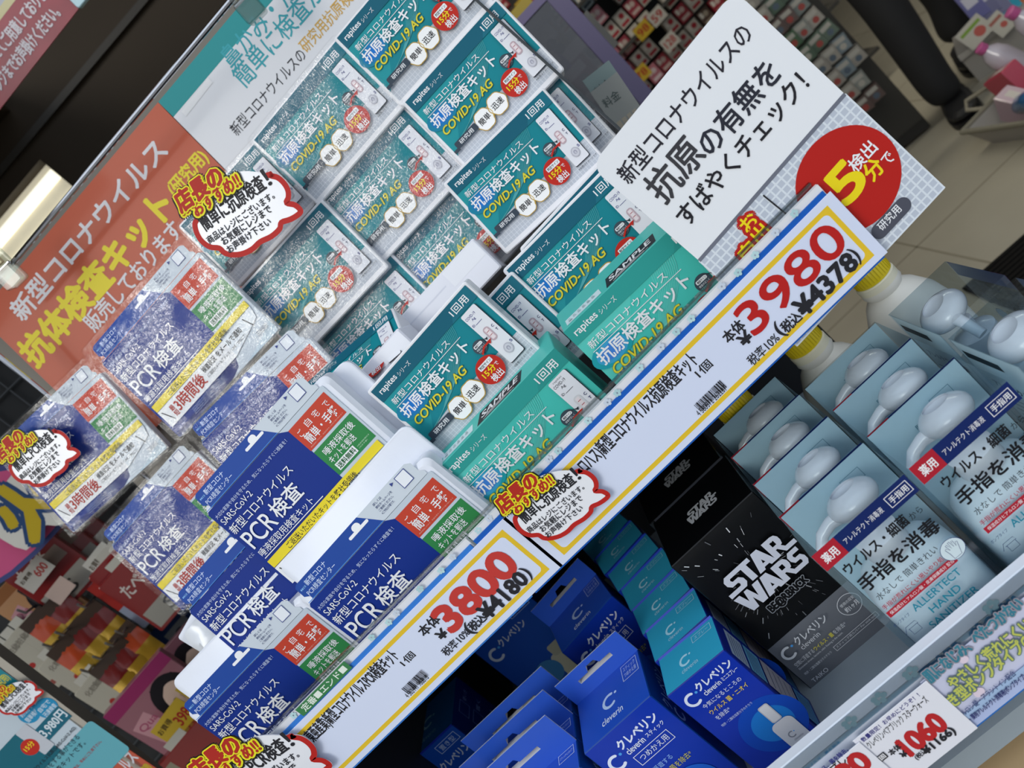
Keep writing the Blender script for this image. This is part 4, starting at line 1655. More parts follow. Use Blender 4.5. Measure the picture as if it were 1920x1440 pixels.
jug('white jug with a yellow cap between the sanitizer rows and the rail', .077, .800)
jug('white jug with a yellow cap beside the right end of the 3980 card', .171, .806)
jug('white jug in shade behind the sanitizers, cap hidden by the rail', -.018, .802)

# ================================================================== lower price rail
LY = .470
LF = Face(LY, 0)
LMX = Matrix(((1, 0, 0, -.32), (0, 0, -1, LY), (0, 1, 0, CAM_Z - .433), (0, 0, 0, 1)))


def LLc(q):
    return local(LMX, LF, q)


r = thing('price_rail', 'white price rail with a teal line on the lower shelf edge', 'rail', LMX)
m = M()
m.box(0, .62, -.076, 0, -.012, -.006, mat('D3DAE8', .35, .3))
m.box(0, .62, -.011, .0005, -.014, -.004, mat('DDE2EC', .35, .3), ch=.001)
m.plane((0, 0, -.004))
for x in (.055, .115, .205, .232, .26, .33, .45):
    for a in range(5):
        m.disc(x + .004 * math.cos(a * 1.257), -.006 + .003 * math.sin(a * 1.257), .0024, '6DB4C0', 10)
part(r, m, 'channel')
m = M()
m.box(0, .62, -.0150, -.0115, -.006, -.0045, '2E86A8')
part(r, m, 'teal_line')
m = M()
m.box(0, .62, -.0765, -.0722, -.006, -.0035, '2368B8')
part(r, m, 'blue_edge')
m = M()
m.box(0, .62, -.0120, .0022, -.0015, -.0008, clear('clear_lip', 'E4EAF0', .14, .1))
part(r, m, 'clear_guard')


def low_card(name, label, x0, x1, y0, y1, z, base, lines, group):
    mx = LMX @ T(0, 0, z)
    m = M()
    m.box(x0, x1, y0, y1, -.0006, 0, base, ch=.0001)
    m.plane()
    lines(m, mx)
    o = m.build(name, None, mx)
    return tag(o, label, 'price card' if 'price' in name else 'banner', group)


def l1060(m, mx):
    f = Face(LY - .0015, 0)
    card_lines(m, mx, f, [
        ('数量限定！お早めにどうぞ！！', (1614, 1387), (1731, 1310), .0042, '2B2B7A', .02),
        ('クレベリンベアブリック スターウォーズ', (1628, 1400), (1748, 1319), .0072, '1E1E26', .01),
        ('1060', (1706, 1415), (1781, 1364), .0175, 'B3262A', .08),
        ('本体', (1672, 1417), (1692, 1402), .0058, INK, .03),
        ('¥', (1694, 1421), (1703, 1414), .0055, INK, .05),
        ('(税込', (1720, 1425), (1742, 1410), .0055, INK, .02),
        ('¥1166)', (1740, 1417), (1796, 1375), .0092, INK, .05)])
    a, b = local(mx, f, (1646, 1430)), local(mx, f, (1664, 1416))
    m.rect(a[0], a[1] - .001, b[0], a[1] + .005, INK)
    m.text('個', a[0] + .001, a[1], b[0] - .001, a[1] + .0045, 'DDDDE2', .02)


def lspray(m, mx):
    f = Face(LY - .003, 0)
    card_lines(m, mx, f, [
        ('ウイルス、菌を除去。', (1520, 1458), (1597, 1412), .0045, '2B2B7A', .03),
        ('ミニスプレー', (1520, 1480), (1611, 1423), .0085, '1E1E26', .02),
        ('980', (1560, 1490), (1640, 1435), .0175, 'B3262A', .08)])


a = LLc((1610, 1390))
b = LLc((1733, 1273))
low_card('price_card', 'price card reading 1060 in red on the lower rail', LLc((1606, 1395))[0], LLc((1735, 1274))[0], -.072, LLc((1735, 1274))[1], .0015, mat('DBDCE6', .5), l1060, 'price cards on the lower rail')
low_card('price_card', 'price card for the spray, cut off at the bottom edge of the picture', LLc((1500, 1456))[0], LLc((1606, 1388))[0] + .001, -.085, LLc((1606, 1388))[1], .003, mat('DBDCE6', .5), lspray, 'price cards on the lower rail')


def lbanner(m, mx):
    f = Face(LY, 0)
    x0, x1 = LLc((1735, 1280))[0], .62
    m.rect(x0, -.0725, x1, -.058, 'A9B6DC')
    rnd = random.Random(2)
    for k in range(26):
        m.disc(rnd.uniform(x0, x1), rnd.uniform(-.068, -.02), rnd.uniform(.003, .007), rnd.choice(('D8C9D8', 'D9CDB0', 'C3CCE6', 'CFC0D6')), 16)
    m.rect(x0, -.0625, x1, -.0565, '9DB5D6')
    for s, p, q, h, col, hal, bold in (
            ('肌になじみ、べたつかない', (1742, 1277), (1926, 1141), .0115, '38788C', [(.0012, '8F8C98')], .04),
            ('やさしく荒れにくい', (1785, 1287), (1942, 1180), .0115, 'B9BE5C', [(.0011, '5E7470')], .03),
            ('泡なき型ポンプタイプの', (1746, 1345), (1948, 1212), .0120, 'B9BE5C', [(.0011, '5E7470')], .03),
            ('ヒアルロン酸・アラントイン配合', (1790, 1350), (1908, 1266), .0058, '3A4A78', None, .01),
            ('ト 薬用アレルテクト消毒液(ポンプタイプ) 2.6', (1819, 1352), (1935, 1265), .0062, '33396E', None, .02)):
        u, v = local(mx, f, p), local(mx, f, q)
        m.text(s, u[0], v[1] if abs(u[1] - v[1]) > .02 else (u[1] + v[1]) / 2, v[0], (v[1] if abs(u[1] - v[1]) > .02 else (u[1] + v[1]) / 2) + h, col, bold, halo=hal)


low_card('shelf_banner', 'lilac banner with yellow-green lettering on the lower rail, right of the price cards', LLc((1728, 1283))[0], .62, -.0722, -.0155, -.001, mat('C3C6DE', .5), lbanner, None)

# ---- tan cartons on the bottom shelf
def tan_box(label, x, y, w=.11):
    o = thing('oxider_carton', label, 'carton', Matrix.Translation((x, y, 0)), 'tan cartons below the lower rail')
    h = CAM_Z - .575
    m = M()
    cuboid(m, w, .06, h, mat('C9AE88', .45, .2), mat('BFA47E', .45, .2), mat('B89C76', .45, .2))
    face_front(m, 0)
    m.disc(w * .72, h - .055, .028, 'CFC0A0', 30, .045)
    m.text('O X I D E R', .008, h - .030, w - .022, h - .020, '17140F', .04)
    m.text('オキサイダー・置き型', .012, h - .037, w - .04, h - .033, '3A2E20')
    m.text('OXIDER', w * .62, h - .048, w * .9, h - .041, '2B241A', .02)
    m.disc(w * .42, h - .072, .014, 'D9CE2C', 26)
    m.rect(w * .55, h - .075, w - .002, h - .056, '2C86A8')
    m.text('新特許技術', w * .57, h - .064, w - .006, h - .058, 'E3E6E9', .03)
    m.text('ながーく', w * .57, h - .073, w - .03, h - .067, 'E3D83A', .03)
    part(o, m, 'carton')
    return o


tan_box('tan carton lettered OXIDER below the blue edge of the lower rail', -.112, .475)
tan_box('tan carton at the bottom right corner below the lower rail', .002, .475)
tan_box('tan carton under the price cards of the lower rail', -.226, .475)
# ================================================================== the shop behind
m = M()
m.face([(-5, -3, 0), (6, -3, 0), (6, 6, 0), (-5, 6, 0)], mat('9B9585', .38, .12, noise=.14, nscale=3))
for k in range(14):
    m.face([(-5, -2.6 + .6 * k, .0006), (6, -2.6 + .6 * k, .0006), (6, -2.594 + .6 * k, .0006), (-5, -2.594 + .6 * k, .0006)], '7C7666')
for k in range(18):
    m.face([(-4.8 + .6 * k, -3, .0006), (-4.794 + .6 * k, -3, .0006), (-4.794 + .6 * k, 6, .0006), (-4.8 + .6 * k, 6, .0006)], '7C7666')
structure('floor', m)
m = M()
m.box(-5, 6, 5.9, 6.0, 0, 2.8, mat('6B665C', .6, noise=.1))
structure('wall_back', m)
m = M()
m.box(-5.1, -5, -.5, 6, 0, 2.8, mat('55504A', .6, noise=.1))
structure('wall_left', m)
m = M()
m.box(6, 6.1, -.5, 6, 0, 2.8, mat('77726A', .6, noise=.1))
structure('wall_right', m)
m = M()
m.box(-5, 6, .9, 6, 2.75, 2.85, mat('6A675F', .7, noise=.05))
structure('ceiling', m)

# dark brown fascia high on the left with a lit opening in it
FA = Face(1.95, 0, 8)
m = M()
brown = mat('352C21', .6, .0, noise=.08, nscale=6, spec=.25)


def fq(f, pts, mt, mb):
    mb.face([f.at(p) for p in pts], mt)


c0 = FA.at((300, 60))
o_, u_, v_ = FA.at((75, 299)), FA.u, FA.v
B0 = Matrix(((u_.x, 0, FA.n.x, o_.x), (u_.y, 0, FA.n.y, o_.y), (0, 1, 0, o_.z), (0, 0, 0, 1)))
m.box(-.0, 1.75, -.30, 1.4, -.10, 0, brown)
m.box(-2.2, -.0, .0, 1.4, -.10, 0, brown)
m.box(-2.2, -.0, -.30, -.20, -.10, 0, brown)
m.box(-2.2, 1.75, .035, .05, 0, .012, mat('2B261F', .5))
o = tag(m.build('trim_1', None, B0), kind='structure')
r = thing('light_fitting', 'lit ceiling tubes seen through the opening in the dark brown fascia', 'lamp', B0)
m = M()
m.box(-1.2, -.005, -.2, 0, -.26, -.25, mat('8A8878', .5))
part(r, m, 'reflector')
m = M()
m.box(-1.0, -.001, -.199, -.001, -.05, -.04, mat('CFC8B2', .5, emit=.55, noise=.15, nscale=20))
part(r, m, 'diffuser')
for k in range(2):
    m = M()
    m.tube([(-.75, -.03 - .06 * k, -.035), (-.01, -.03 - .06 * k, -.035)], .014, mat('FFFBE8', .4, emit=1.1))
    part(r, m, 'tube')
m = M()
m.box(-.6, -.01, -.15, -.115, -.036, -.03, mat('A89E80', .5, noise=.5, nscale=40))
part(r, m, 'cover_strip')

# brown soffit added over the left rack to keep daylight off it
m = M()
m.box(-2.9, -.66, .30, 2.0, 1.86, 1.92, brown)
structure('ceiling_shade_soffit', m)
m = M()
m.box(-2.9, -2.84, -.6, 2.0, 0, 1.92, brown)  # unseen wall, added to block sky light reaching the rack from the left
structure('wall_light_block', m)

# red banner high on the left
BF = Face(1.30, 4)
mx, L = BF.place((-60, -10), (-60 + 200, -10 - 268))
BLc = lambda q: local(mx, BF, q)
y_bot = BLc((70, 115))[1]
m = M()
x0, x1 = BLc((-40, 290))[0], BLc((143, 12))[0]
m.box(x0, x1, y_bot, y_bot + .30, -.002, 0, mat('9E3443', .45, .08, noise=.3, nscale=14))
m.plane()
m.rect(x0, y_bot + .078, x1, y_bot + .3, 'B9BCC4')
m.rect(x0, y_bot + .078, x1, y_bot + .090, 'CFC79E')
for k in range(7):
    m.text('抗原検査は、体内にウイルスがあるかどうかを調べる検査です。結果は約十五分で', x0 + .02, y_bot + .098 + .013 * k, x1 - .03, y_bot + .106 + .013 * k, '4A5878')
m.rect(x0, y_bot + .195, x1, y_bot + .197, '50545E')
m.text('お受けした検査', x0 + .1, y_bot + .205, x1 - .05, y_bot + .235, 'A0302C', .03)
m.text('商品はレジにてご用意しております。', BLc((-30, 188))[0], y_bot + .043, BLc((118, -10))[0], y_bot + .066, 'DAD3D8', .03)
m.text('お気軽にレジまでお声掛けください。', BLc((-32, 218))[0], y_bot + .013, BLc((116, 28))[0], y_bot + .036, 'DAD3D8', .03)
o = m.build('hanging_banner', None, mx)
tag(o, 'red banner with white lettering at the top left corner, seen against the brown fascia', 'banner')
f = BF
mx2, _ = Face(1.285, 4).place((138, 6), (158, -18))
m = M()
m.box(0, .03, -.012, .03, -.004, .004, mat('A9CDD8', .3, .3), r=.004, ch=.001)
o = m.build('banner_clip', None, mx2)
tag(o, 'pale blue clip at the corner of the red banner', 'clip')

# ---------------------------------------------------------------- rack of hanging packs at the lower left
KF = Face(1.55, 0, 26)


def facing(f, q, wpx, hpx, roll=0., pitch=0.):
    p = f.at(q)
    d = (p - CAM).dot(Vector((RC[2][0], RC[2][1], RC[2][2])))
    k = d / F_PX
    u, v, n = f.u, f.v, f.n
    mx = Matrix(((u.x, v.x, n.x, p.x), (u.y, v.y, n.y, p.y), (u.z, v.z, n.z, p.z), (0, 0, 0, 1)))
    if roll:
        mx = mx @ Matrix.Rotation(math.radians(roll), 4, 'Z')
    if pitch:
        mx = mx @ Matrix.Rotation(math.radians(pitch), 4, 'X')
    return mx, wpx * k, hpx * k


rk, w, h = facing(Face(1.66, 0, 26), (120, 1160), 520, 640)
r = thing('pegboard_rack', 'dark wire grid rack holding the hanging packs at the lower left', 'rack', rk)
m = M()
m.box(-.75, .55, -.6, .42, -.05, -.04, mat('17181A', .6))
part(r, m, 'back_panel')
m = M()
for k in range(27):
    m.box(-.75 + .05 * k, -.747 + .05 * k, -.6, .42, -.035, -.032, mat('33363A', .4))
for k in range(21):
    m.box(-.75, .55, -.6 + .05 * k, -.597 + .05 * k, -.032, -.029, mat('33363A', .4))
part(r, m, 'wire_grid')


def pouch(root, w, h, top, low, crease=.12):
    m = M()
    nx, ny = 8, 12
    i0 = 0
    rnd = random.Random(int(w * 1e5) % 97)
    for s in (1, -1):
        base = len(m.v)
        for j in range(ny + 1):
            for i in range(nx + 1):
                a, b = i / nx, j / ny
                bulge = s * .005 * (math.sin(math.pi * a) ** .7) * (math.sin(math.pi * min(1, max(0, (b - .04) / .9))) ** .6 if 0 < b < .94 else 0)
                m.v.append(((a - .5) * w, (b - 1.) * h, bulge + (rnd.uniform(-.0012, .0012) if 0 < i < nx and 0 < j < ny else 0)))
        for j in range(ny):
            for i in range(nx):
                q = base + j * (nx + 1) + i
                f4 = (q, q + 1, q + nx + 2, q + nx + 1)
                m.f.append(f4 if s > 0 else f4[::-1])
                m.mi.append(m.m(low if j < ny * .62 else top))
    part(root, m, 'pouch', smooth=True)
    t = M()
    t.box(-w * .5, w * .5, -.012, .008, -.0015, .0015, mat('3A2A20', .4, .3))
    part(root, t, 'header_strip')
    return root


gold = mat('C09A34', .2, .5, metal=.5)
orng = mat('A8401C', .25, .6)
wine = mat('6A1C1A', .25, .6)
g1 = pouch(thing('hanging_pouch', 'x', 'snack pouch', None, 'gold and red pouches on the hooks'), .045, .12, orng, gold)
g2 = pouch(thing('hanging_pouch', 'x', 'snack pouch', None, 'gold and red pouches on the hooks'), .045, .12, wine, gold)
HP = [(62, 1160, g1, 'orange and gold pouch, first of the hook row beside the white packs'), (100, 1128, g2, 'dark gold-bottomed pouch behind the first orange and gold pouch'), (165, 1148, g2, 'wine red and gold pouch at the upper right hook'),
      (134, 1180, g2, 'wine red and gold pouch on the second hook below the upper right one'), (112, 1212, g1, 'gold-bottomed pouch nearest the white packs on the middle hook'), (228, 1186, g1, 'bright red and gold pouch nearest the crumpled white pouch of a kit'),
      (214, 1216, g2, 'wine red and gold pouch on the right hook, second from above'), (192, 1246, g2, 'wine red and gold pouch lowest on the right hook')]
seen = set()
for x, y, g, lab in HP:
    mxp, _, _ = facing(KF, (x, y), 1, 1, 0, 6)
    o = g if g.name not in seen else copy_tree(g, mxp)
    seen.add(g.name)
    o.matrix_world = mxp
    tag(o, lab)


def flat_pack(root, w, h, base, items, d=.008):
    m = M()
    m.prism(rr(-w / 2, -h, w / 2, 0, .004, 3), -d, 0, base, ch=.001)
    m.plane()
    for it in items:
        if it[0] == 'r':
            m.rect(it[1] * w, it[2] * h, it[3] * w, it[4] * h, it[5])
        elif it[0] == 'd':
            m.disc(it[1] * w, it[2] * h, it[3] * w, it[5], 20, it[4] * h)
        else:
            m.text(it[1], it[2] * w, it[3] * h, it[4] * w, it[5] * h, it[6], .02)
    part(root, m, 'packet')
    t = M()
    t.box(-w * .18, w * .18, .0, .014, -.002, -.001, mat('B9B6AC', .4))
    part(root, t, 'hang_tab')
    return root


wp = flat_pack(thing('hanging_packet', 'x', 'packet', None, 'white packets on the hooks'), .05, .115, mat('A9A496', .4, .3), [('d', 0, -.5, .1, .045, 'A0302C'), ('t', '化粧綿', -.3, -.2, .3, -.1, '7A756A'), ('r', -.35, -.92, .35, -.84, '8A4A44')])
for i, (x, y, lab) in enumerate(((36, 1172, 'white packet with a small red dot, topmost beside the orange pouch'), (20, 1192, 'white packet behind the topmost one with the red dot'), (4, 1212, 'white packet furthest left on the hooks, above the brown poster edge'), (90, 1232, 'clear-fronted white packet below the middle gold pouch'),
                                 (172, 1262, 'white packet under the lowest wine red pouch'), (158, 1280, 'lowest white packet with an orange dot'))):
    mxp, _, _ = facing(KF, (x, y), 1, 1, 0, 6)
    o = wp if i == 0 else copy_tree(wp, mxp)
    o.matrix_world = mxp
    tag(o, lab)
rp = flat_pack(thing('hanging_packet', 'x', 'packet', None, 'red packets on the upper hooks'), .10, .13, mat('7E1B1C', .28, .6), [('t', 'たべる', -.35, -.4, .2, -.2, 'C9C2BC'), ('r', -.45, -.95, .45, -.66, '9B9890'), ('t', 'S', -.1, -.9, .1, -.72, '3A3A3A'), ('r', .1, -.5, .4, -.3, '8A7A70')], .02)
for i, (x, y, lab) in enumerate(((78, 972, 'red packet with white lettering, topmost under the yellow star sign'), (52, 1000, 'glossy red packet in front of the topmost red one'), (30, 1030, 'dark red packet in shade below the glossy one'), (205, 1040, 'dark red packet right of the white price tag'), (224, 1058, 'dark red packet lowest at the edge of the PCR kits'))):
    mxp, _, _ = facing(Face(1.5 + .02 * (4 - i), 0, 26), (x, y), 1, 1, 0, 8)
    o = rp if i == 0 else copy_tree(rp, mxp)
    o.matrix_world = mxp
    tag(o, lab)


def single(name, label, cat, f, q, w, h, base, items, d=.008, roll=0, group=None):
    mxp, _, _ = facing(f, q, 1, 1, roll, 6)
    return flat_pack(thing(name, label, cat, mxp, group), w, h, base, items, d)


single('candy_packet', 'red and blue candy packet hanging on the black grid', 'packet', KF, (192, 1072), .075, .12, mat('8E9AAE', .3, .5), [('r', -.5, -.55, .5, 0, '9A2A24'), ('d', 0, -.45, .33, .2, 'A9B4C8'), ('d', .05, -.45, .2, .14, '3F5AA0'), ('d', .1, -.85, .12, .07, '9A2A24')])
for i, (x, y) in enumerate(((318, 1098), (292, 1132), (306, 1160))):
    single('blue_packet', ('blue packet with a white picture, highest right beside the lower kits', 'blue packet with a white picture, lowest beside the pouch corner', 'blue packet with a white picture, between two like it')[i], 'packet', Face(1.62, 0, 26), (x, y), .07, .09, mat('16386E', .35, .4), [('r', -.35, -.85, .35, -.25, '8C9299'), ('d', 0, -.55, .2, .2, '3A4450')])


def portrait(m, cx, cy, s):
    m.disc(cx, cy + .05 * s, .36 * s, '17141A', 28, .46 * s)
    m.disc(cx + .03 * s, cy - .02 * s, .24 * s, 'C9AFA0', 28, .34 * s)
    m.poly([(cx - .3 * s, cy + .1 * s), (cx + .05 * s, cy + .36 * s), (cx + .3 * s, cy + .2 * s), (cx + .25 * s, cy + .4 * s), (cx - .2 * s, cy + .45 * s)], '17141A')
    for a in (-.07, .13):
        m.disc(cx + a * s, cy + .03 * s, .04 * s, '33262A', 10, .018 * s)
    m.stroke([(cx + .03 * s, cy + .02 * s), (cx + .045 * s, cy - .09 * s)], .015 * s, 'A88C7E')
    m.disc(cx + .03 * s, cy - .18 * s, .06 * s, '9C4A4C', 12, .022 * s)


def beauty(label, q, w, h, base, band, f, name='beauty_pack'):
    mxp, _, _ = facing(f, q, 1, 1, 0, 6)
    r = thing(name, label, 'packet', mxp, 'portrait packs at the lower left')
    m = M()
    m.prism(rr(-w / 2, -h, w / 2, 0, .003, 3), -.02, 0, base, ch=.001)
    m.plane()
    m.rect(-w / 2, -h * .16, w / 2, -.001, band)
    m.poly([(-w * .45, -h * .35), (-w * .2, -h * .3), (-w * .05, -h * .95), (-w * .3, -h)], 'B98A92')
    m.text('Qua', -w * .40, -h * .48, -w * .15, -h * .38, '9A4A66', .02)
    portrait(m, w * .18, -h * .5, w * .75)
    part(r, m, 'box')
    return r


LF2 = Face(1.42, 0, 22)
beauty('pink pack with a dark-haired portrait, in the lower row beside a yellow tag', (246, 1282), .13, .15, mat('8E5A66', .35, .4), '8C2A5C', LF2)
beauty('pink pack with a portrait half hidden by the crumpled white pouch', (302, 1225), .13, .13, mat('7A5860', .35, .4), '6A4450', Face(1.5, 0, 22))
beauty('orange pack with a portrait at the left edge of the picture', (10, 1092), .09, .13, mat('B0825A', .35, .4), '8C5A34', KF)
beauty('dark pack with a pale face beside the tag reading 600', (60, 1076), .07, .07, mat('2A2426', .35, .4), '2A2426', KF)
single('pink_packet', 'glossy pink packet at the bottom, right of the portrait pack', 'packet', LF2, (345, 1352), .09, .12, mat('A0647A', .25, .6), [('r', -.3, -.6, .2, -.3, '8A8472'), ('r', -.3, -.9, .4, -.75, '7A3A54')], .02)
single('red_packet', 'rounded red packet at the bottom left of the rail sticker', 'packet', Face(1.36, 0, 22), (335, 1392), .10, .10, mat('7E1F1E', .25, .6), [('r', -.42, -.4, -.3, -.1, '8A8472')], .02)
for i, (q, w, h, c, tx, lab) in enumerate((((306, 1340), .065, .048, 'B79A1E', '398', 'yellow price tag in front of the pink portrait pack'), ((352, 1262), .065, .048, 'B79A1E', '299', 'yellow price tag beside the lowest PCR kit'), ((48, 1066), .055, .035, 'B0ACA6', '600', 'white price tag reading 600 on the rack'),
                                           ((172, 1038), .05, .05, 'B5B2AA', '98', 'white price tag hanging above the black grid'), ((98, 1098), .04, .03, 'B09A90', '', 'small pale fruit-shaped tag near the pouches'), ((276, 1108), .024, .022, 'A9A690', '', 'tiny cream tag on the black grid'))):
    mxp, _, _ = facing(Face(1.40 if i < 2 else 1.5, 0, 22), q, 1, 1, 4)
    m = M()
    m.box(-w / 2, w / 2, -h, 0, -.001, 0, mat(c, .5))
    m.plane()
    if tx:
        m.text(tx, w * -.0, -h * .75, w * .4, -h * .35, '9A2420', .03)
        m.text('お買得', -w * .44, -h * .4, -w * .02, -h * .18, '3A2A14', .02)
    o = m.build('price_tag', None, mxp)
    tag(o, lab, 'price tag', 'price tags on the rack')
# hooks
for i, (x, y) in enumerate(((60, 1140), (168, 1130), (128, 1180), (106, 1202), (236, 1178), (218, 1200), (196, 1224), (174, 1248))):
    mxp, _, _ = facing(Face(1.55, 0, 26), (x, y), 1, 1)
    m = M()
    m.tube([(0, 0, -.12), (0, 0, .04), (0, .012, .052)], .0022, mat('9A9DA0', .3, metal=.8), 8)
    o = m.build('rack_hook', None, mxp)
    tag(o, 'grey wire hook carrying packs on the dark grid rack', 'hook', 'grey hooks of the grid rack')

# pink sign and yellow star sign
mxp, _, _ = facing(Face(1.45, 0, 24), (12, 965), 1, 1)
m = M()
m.prism(smooth_loop([(-.10, -.06), (.06, -.07), (.075, .0), (.05, .06), (-.06, .07), (-.11, .03)], 4), -.002, 0, mat('2A3570', .5))
m.plane()
m.poly(smooth_loop([(-.094, -.054), (.054, -.063), (.067, .0), (.044, .053), (-.055, .063), (-.102, .025)], 4), 'C0507C')
m.text('の', .01, -.035, .045, .005, '221C2C', .03)
m.text('人気', -.08, -.02, -.01, .03, '2A3570', .03)
o = m.build('pop_sign', None, mxp)
tag(o, 'pink hand-lettered sign at the left edge below the round sticker', 'sign')
mxp, _, _ = facing(Face(1.43, 0, 24), (52, 945), 1, 1, 6)
m = M()
m.prism(smooth_loop([(-.06, -.04), (-.02, -.035), (0, -.06), (.035, -.05), (.06, -.01), (.05, .04), (.01, .045), (-.03, .05), (-.06, .02)], 3), -.002, 0, mat('C9C6BE', .5))
m.plane()
m.text('火', -.045, -.045, .045, .045, 'B39A1C', .05, halo=[(.010, '23406A')])
o = m.build('pop_sign', None, mxp)
tag(o, 'yellow cut-out character sign with a blue outline beside the pink sign', 'sign')

# gray post and the two posters fixed to it, lower left
PF = Face(1.02, 0, 8)
a, b = PF.at((-60, 1196)), PF.at((330, 1492))
m = M()
d = (b - a).normalized()
n_ = PF.n
s_ = n_.cross(d)
qs = [a - s_ * .005, a + s_ * .006, b + s_ * .006, b - s_ * .005]
m.face(qs[::-1], 'A8A196')
m.face([p - n_ * .02 for p in qs], '77716A')
for i in range(4):
    m.face([qs[i], qs[(i + 1) % 4], qs[(i + 1) % 4] - n_ * .02, qs[i] - n_ * .02], '5E5952')
o = m.build('rack_post')
tag(o, 'grey upright post beside the teal price poster at the lower left', 'post')
mx, L = PF.place((-70, 1390), (52, 1258))
pl = lambda q: local(mx, PF, q)
m = M()
xr = pl((0, 1262))[0]
pw = pl((30, 1275))[0]
m.box(-.06, pw, pl((218, 1402))[1], .06, -.001, 0, mat('B6C3CE', .45, .3))
m.plane()


def ptx(s, a, b, h, col, bold=.01):
    (x0, y0), (x1, y1) = pl(a), pl(b)
    m.text(s, x0, (y0 + y1) / 2, x1, (y0 + y1) / 2 + h, col, bold)


m.rect(-.06, pl((30, 1300))[1], pw, .06, '1C7C88')
ptx('抗原検査キット(研究用)', (-50, 1345), (26, 1276), .014, 'C9BE3C', .02)
for q, t1, t2 in (((54, 1337), '約15分で', '簡単検出'), ((88, 1327), '自宅で', '迅速検査')):
    c = pl(q)
    m.disc(c[0], c[1], .0145, '1F86B4', 28)
    m.text(t1, c[0] - .010, c[1] + .001, c[0] + .010, c[1] + .008, 'C9D8E4', .01)
    m.text(t2, c[0] - .011, c[1] - .009, c[0] + .011, c[1] - .001, 'C9D8E4', .01)
a, b = pl((86, 1382)), pl((130, 1340))
yy = (a[1] + b[1]) / 2
m.rect(a[0] - .002, yy - .005, b[0] + .001, yy + .018, '145E74')
m.text('3,980円', a[0], yy - .001, b[0] - .001, yy + .014, 'CBD6DE', .03)
a = pl((-30, 1432))
c = pl((60, 1368))
m.rect(a[0], c[1] - .05, c[0], c[1] + .012, '0F5F70')
m.rrect(c[0] - .018, c[1] - .035, c[0] + .002, c[1] + .012, .002, 'B9BDC6')
cc = pl((57, 1400))
m.disc(cc[0], cc[1], .012, RED, 24)
m.text('15分', cc[0] - .008, cc[1] - .002, cc[0] + .008, cc[1] + .006, YEL, .02)
a, b = pl((95, 1440)), pl((165, 1362))
m.rrect(a[0] - .01, b[1] - .062, b[0] + .01, b[1] + .004, .006, '5FA3B0')
ptx('新型ウイルス抗原(SARS-CoV-2 AG)', (58, 1450), (150, 1370), .007, '1E2A36', .01)
ptx('検出をする事ができる', (80, 1452), (156, 1385), .0085, '1E2A36', .01)
ptx('検査キットです。', (100, 1452), (168, 1397), .0085, '1E2A36', .01)
ptx('※開封後は、早めにご使用下さい。', (128, 1452), (196, 1393), .005, 'A0282C', .01)
o = m.build('poster', None, mx)
tag(o, 'teal and white poster showing the price 3,980 at the lower left corner', 'poster')
mx, L = PF.place((195, 1440), (232, 1399))
m = M()
m.box(-.05, L, -.09, 0, -.0012, 0, mat('B4482C', .42, .4))
m.plane()
m.text('新型コロナウイルス', -.10, -.030, L - .002, -.012, 'C9C6CC', .02) if False else m.text('ルス', L - .026, -.026, L - .002, -.008, 'C9C6CC', .03)
m.text('(研究用)', L - .02, -.050, L + .006 - .008, -.036, 'B9A82C', .02)
o = m.build('poster', None, mx)
tag(o, 'orange poster corner below the teal 3,980 poster', 'poster')
bubble('簡単にPCR検査', 'red-edged bubble sticker on the teal price poster at the lower left', (8, 1330), (50, 1288), Face(1.01, 0, 8))

# ---------------------------------------------------------------- shelving deep in the shop
SHF = Face(3.7, 0, -4)
rk, _, _ = facing(Face(3.95, 0, -4), (1250, 80), 1, 1)
r = thing('gondola_shelf', 'long shop shelf of small colourful packs, far behind the white sign', 'shelf', rk)
m = M()
m.box(-1.6, .55, -1.05, 1.0, -.10, -.06, mat('2A2826', .6))
part(r, m, 'back_panel')
for k in range(5):
    m = M()
    m.box(-1.6, .55, -.66 + .26 * k, -.645 + .26 * k, -.06, .26, mat('3C3A36', .5))
    part(r, m, 'shelf_board')
rnd = random.Random(21)
pal = [('B4AEA2', 'A03038', 'white packet with red print'), ('B08F1E', '8E2A1C', 'yellow packet with red print'), ('4E3A30', '9A8F7E', 'brown packet with pale print'), ('A8606C', 'C9B9BC', 'pink packet with pale print'), ('8E2430', 'B9A49C', 'dark red packet with pale print'), ('7E8C92', '3A4650', 'grey-blue packet with dark print')]
cells = []
for row in range(-9, 9):
    for colm in range(-22, 10):
        cells.append((colm * .062, row * .085))
base = Face(3.75, 0, -4).at((1250, 80))
protos = {}
cnt = 0
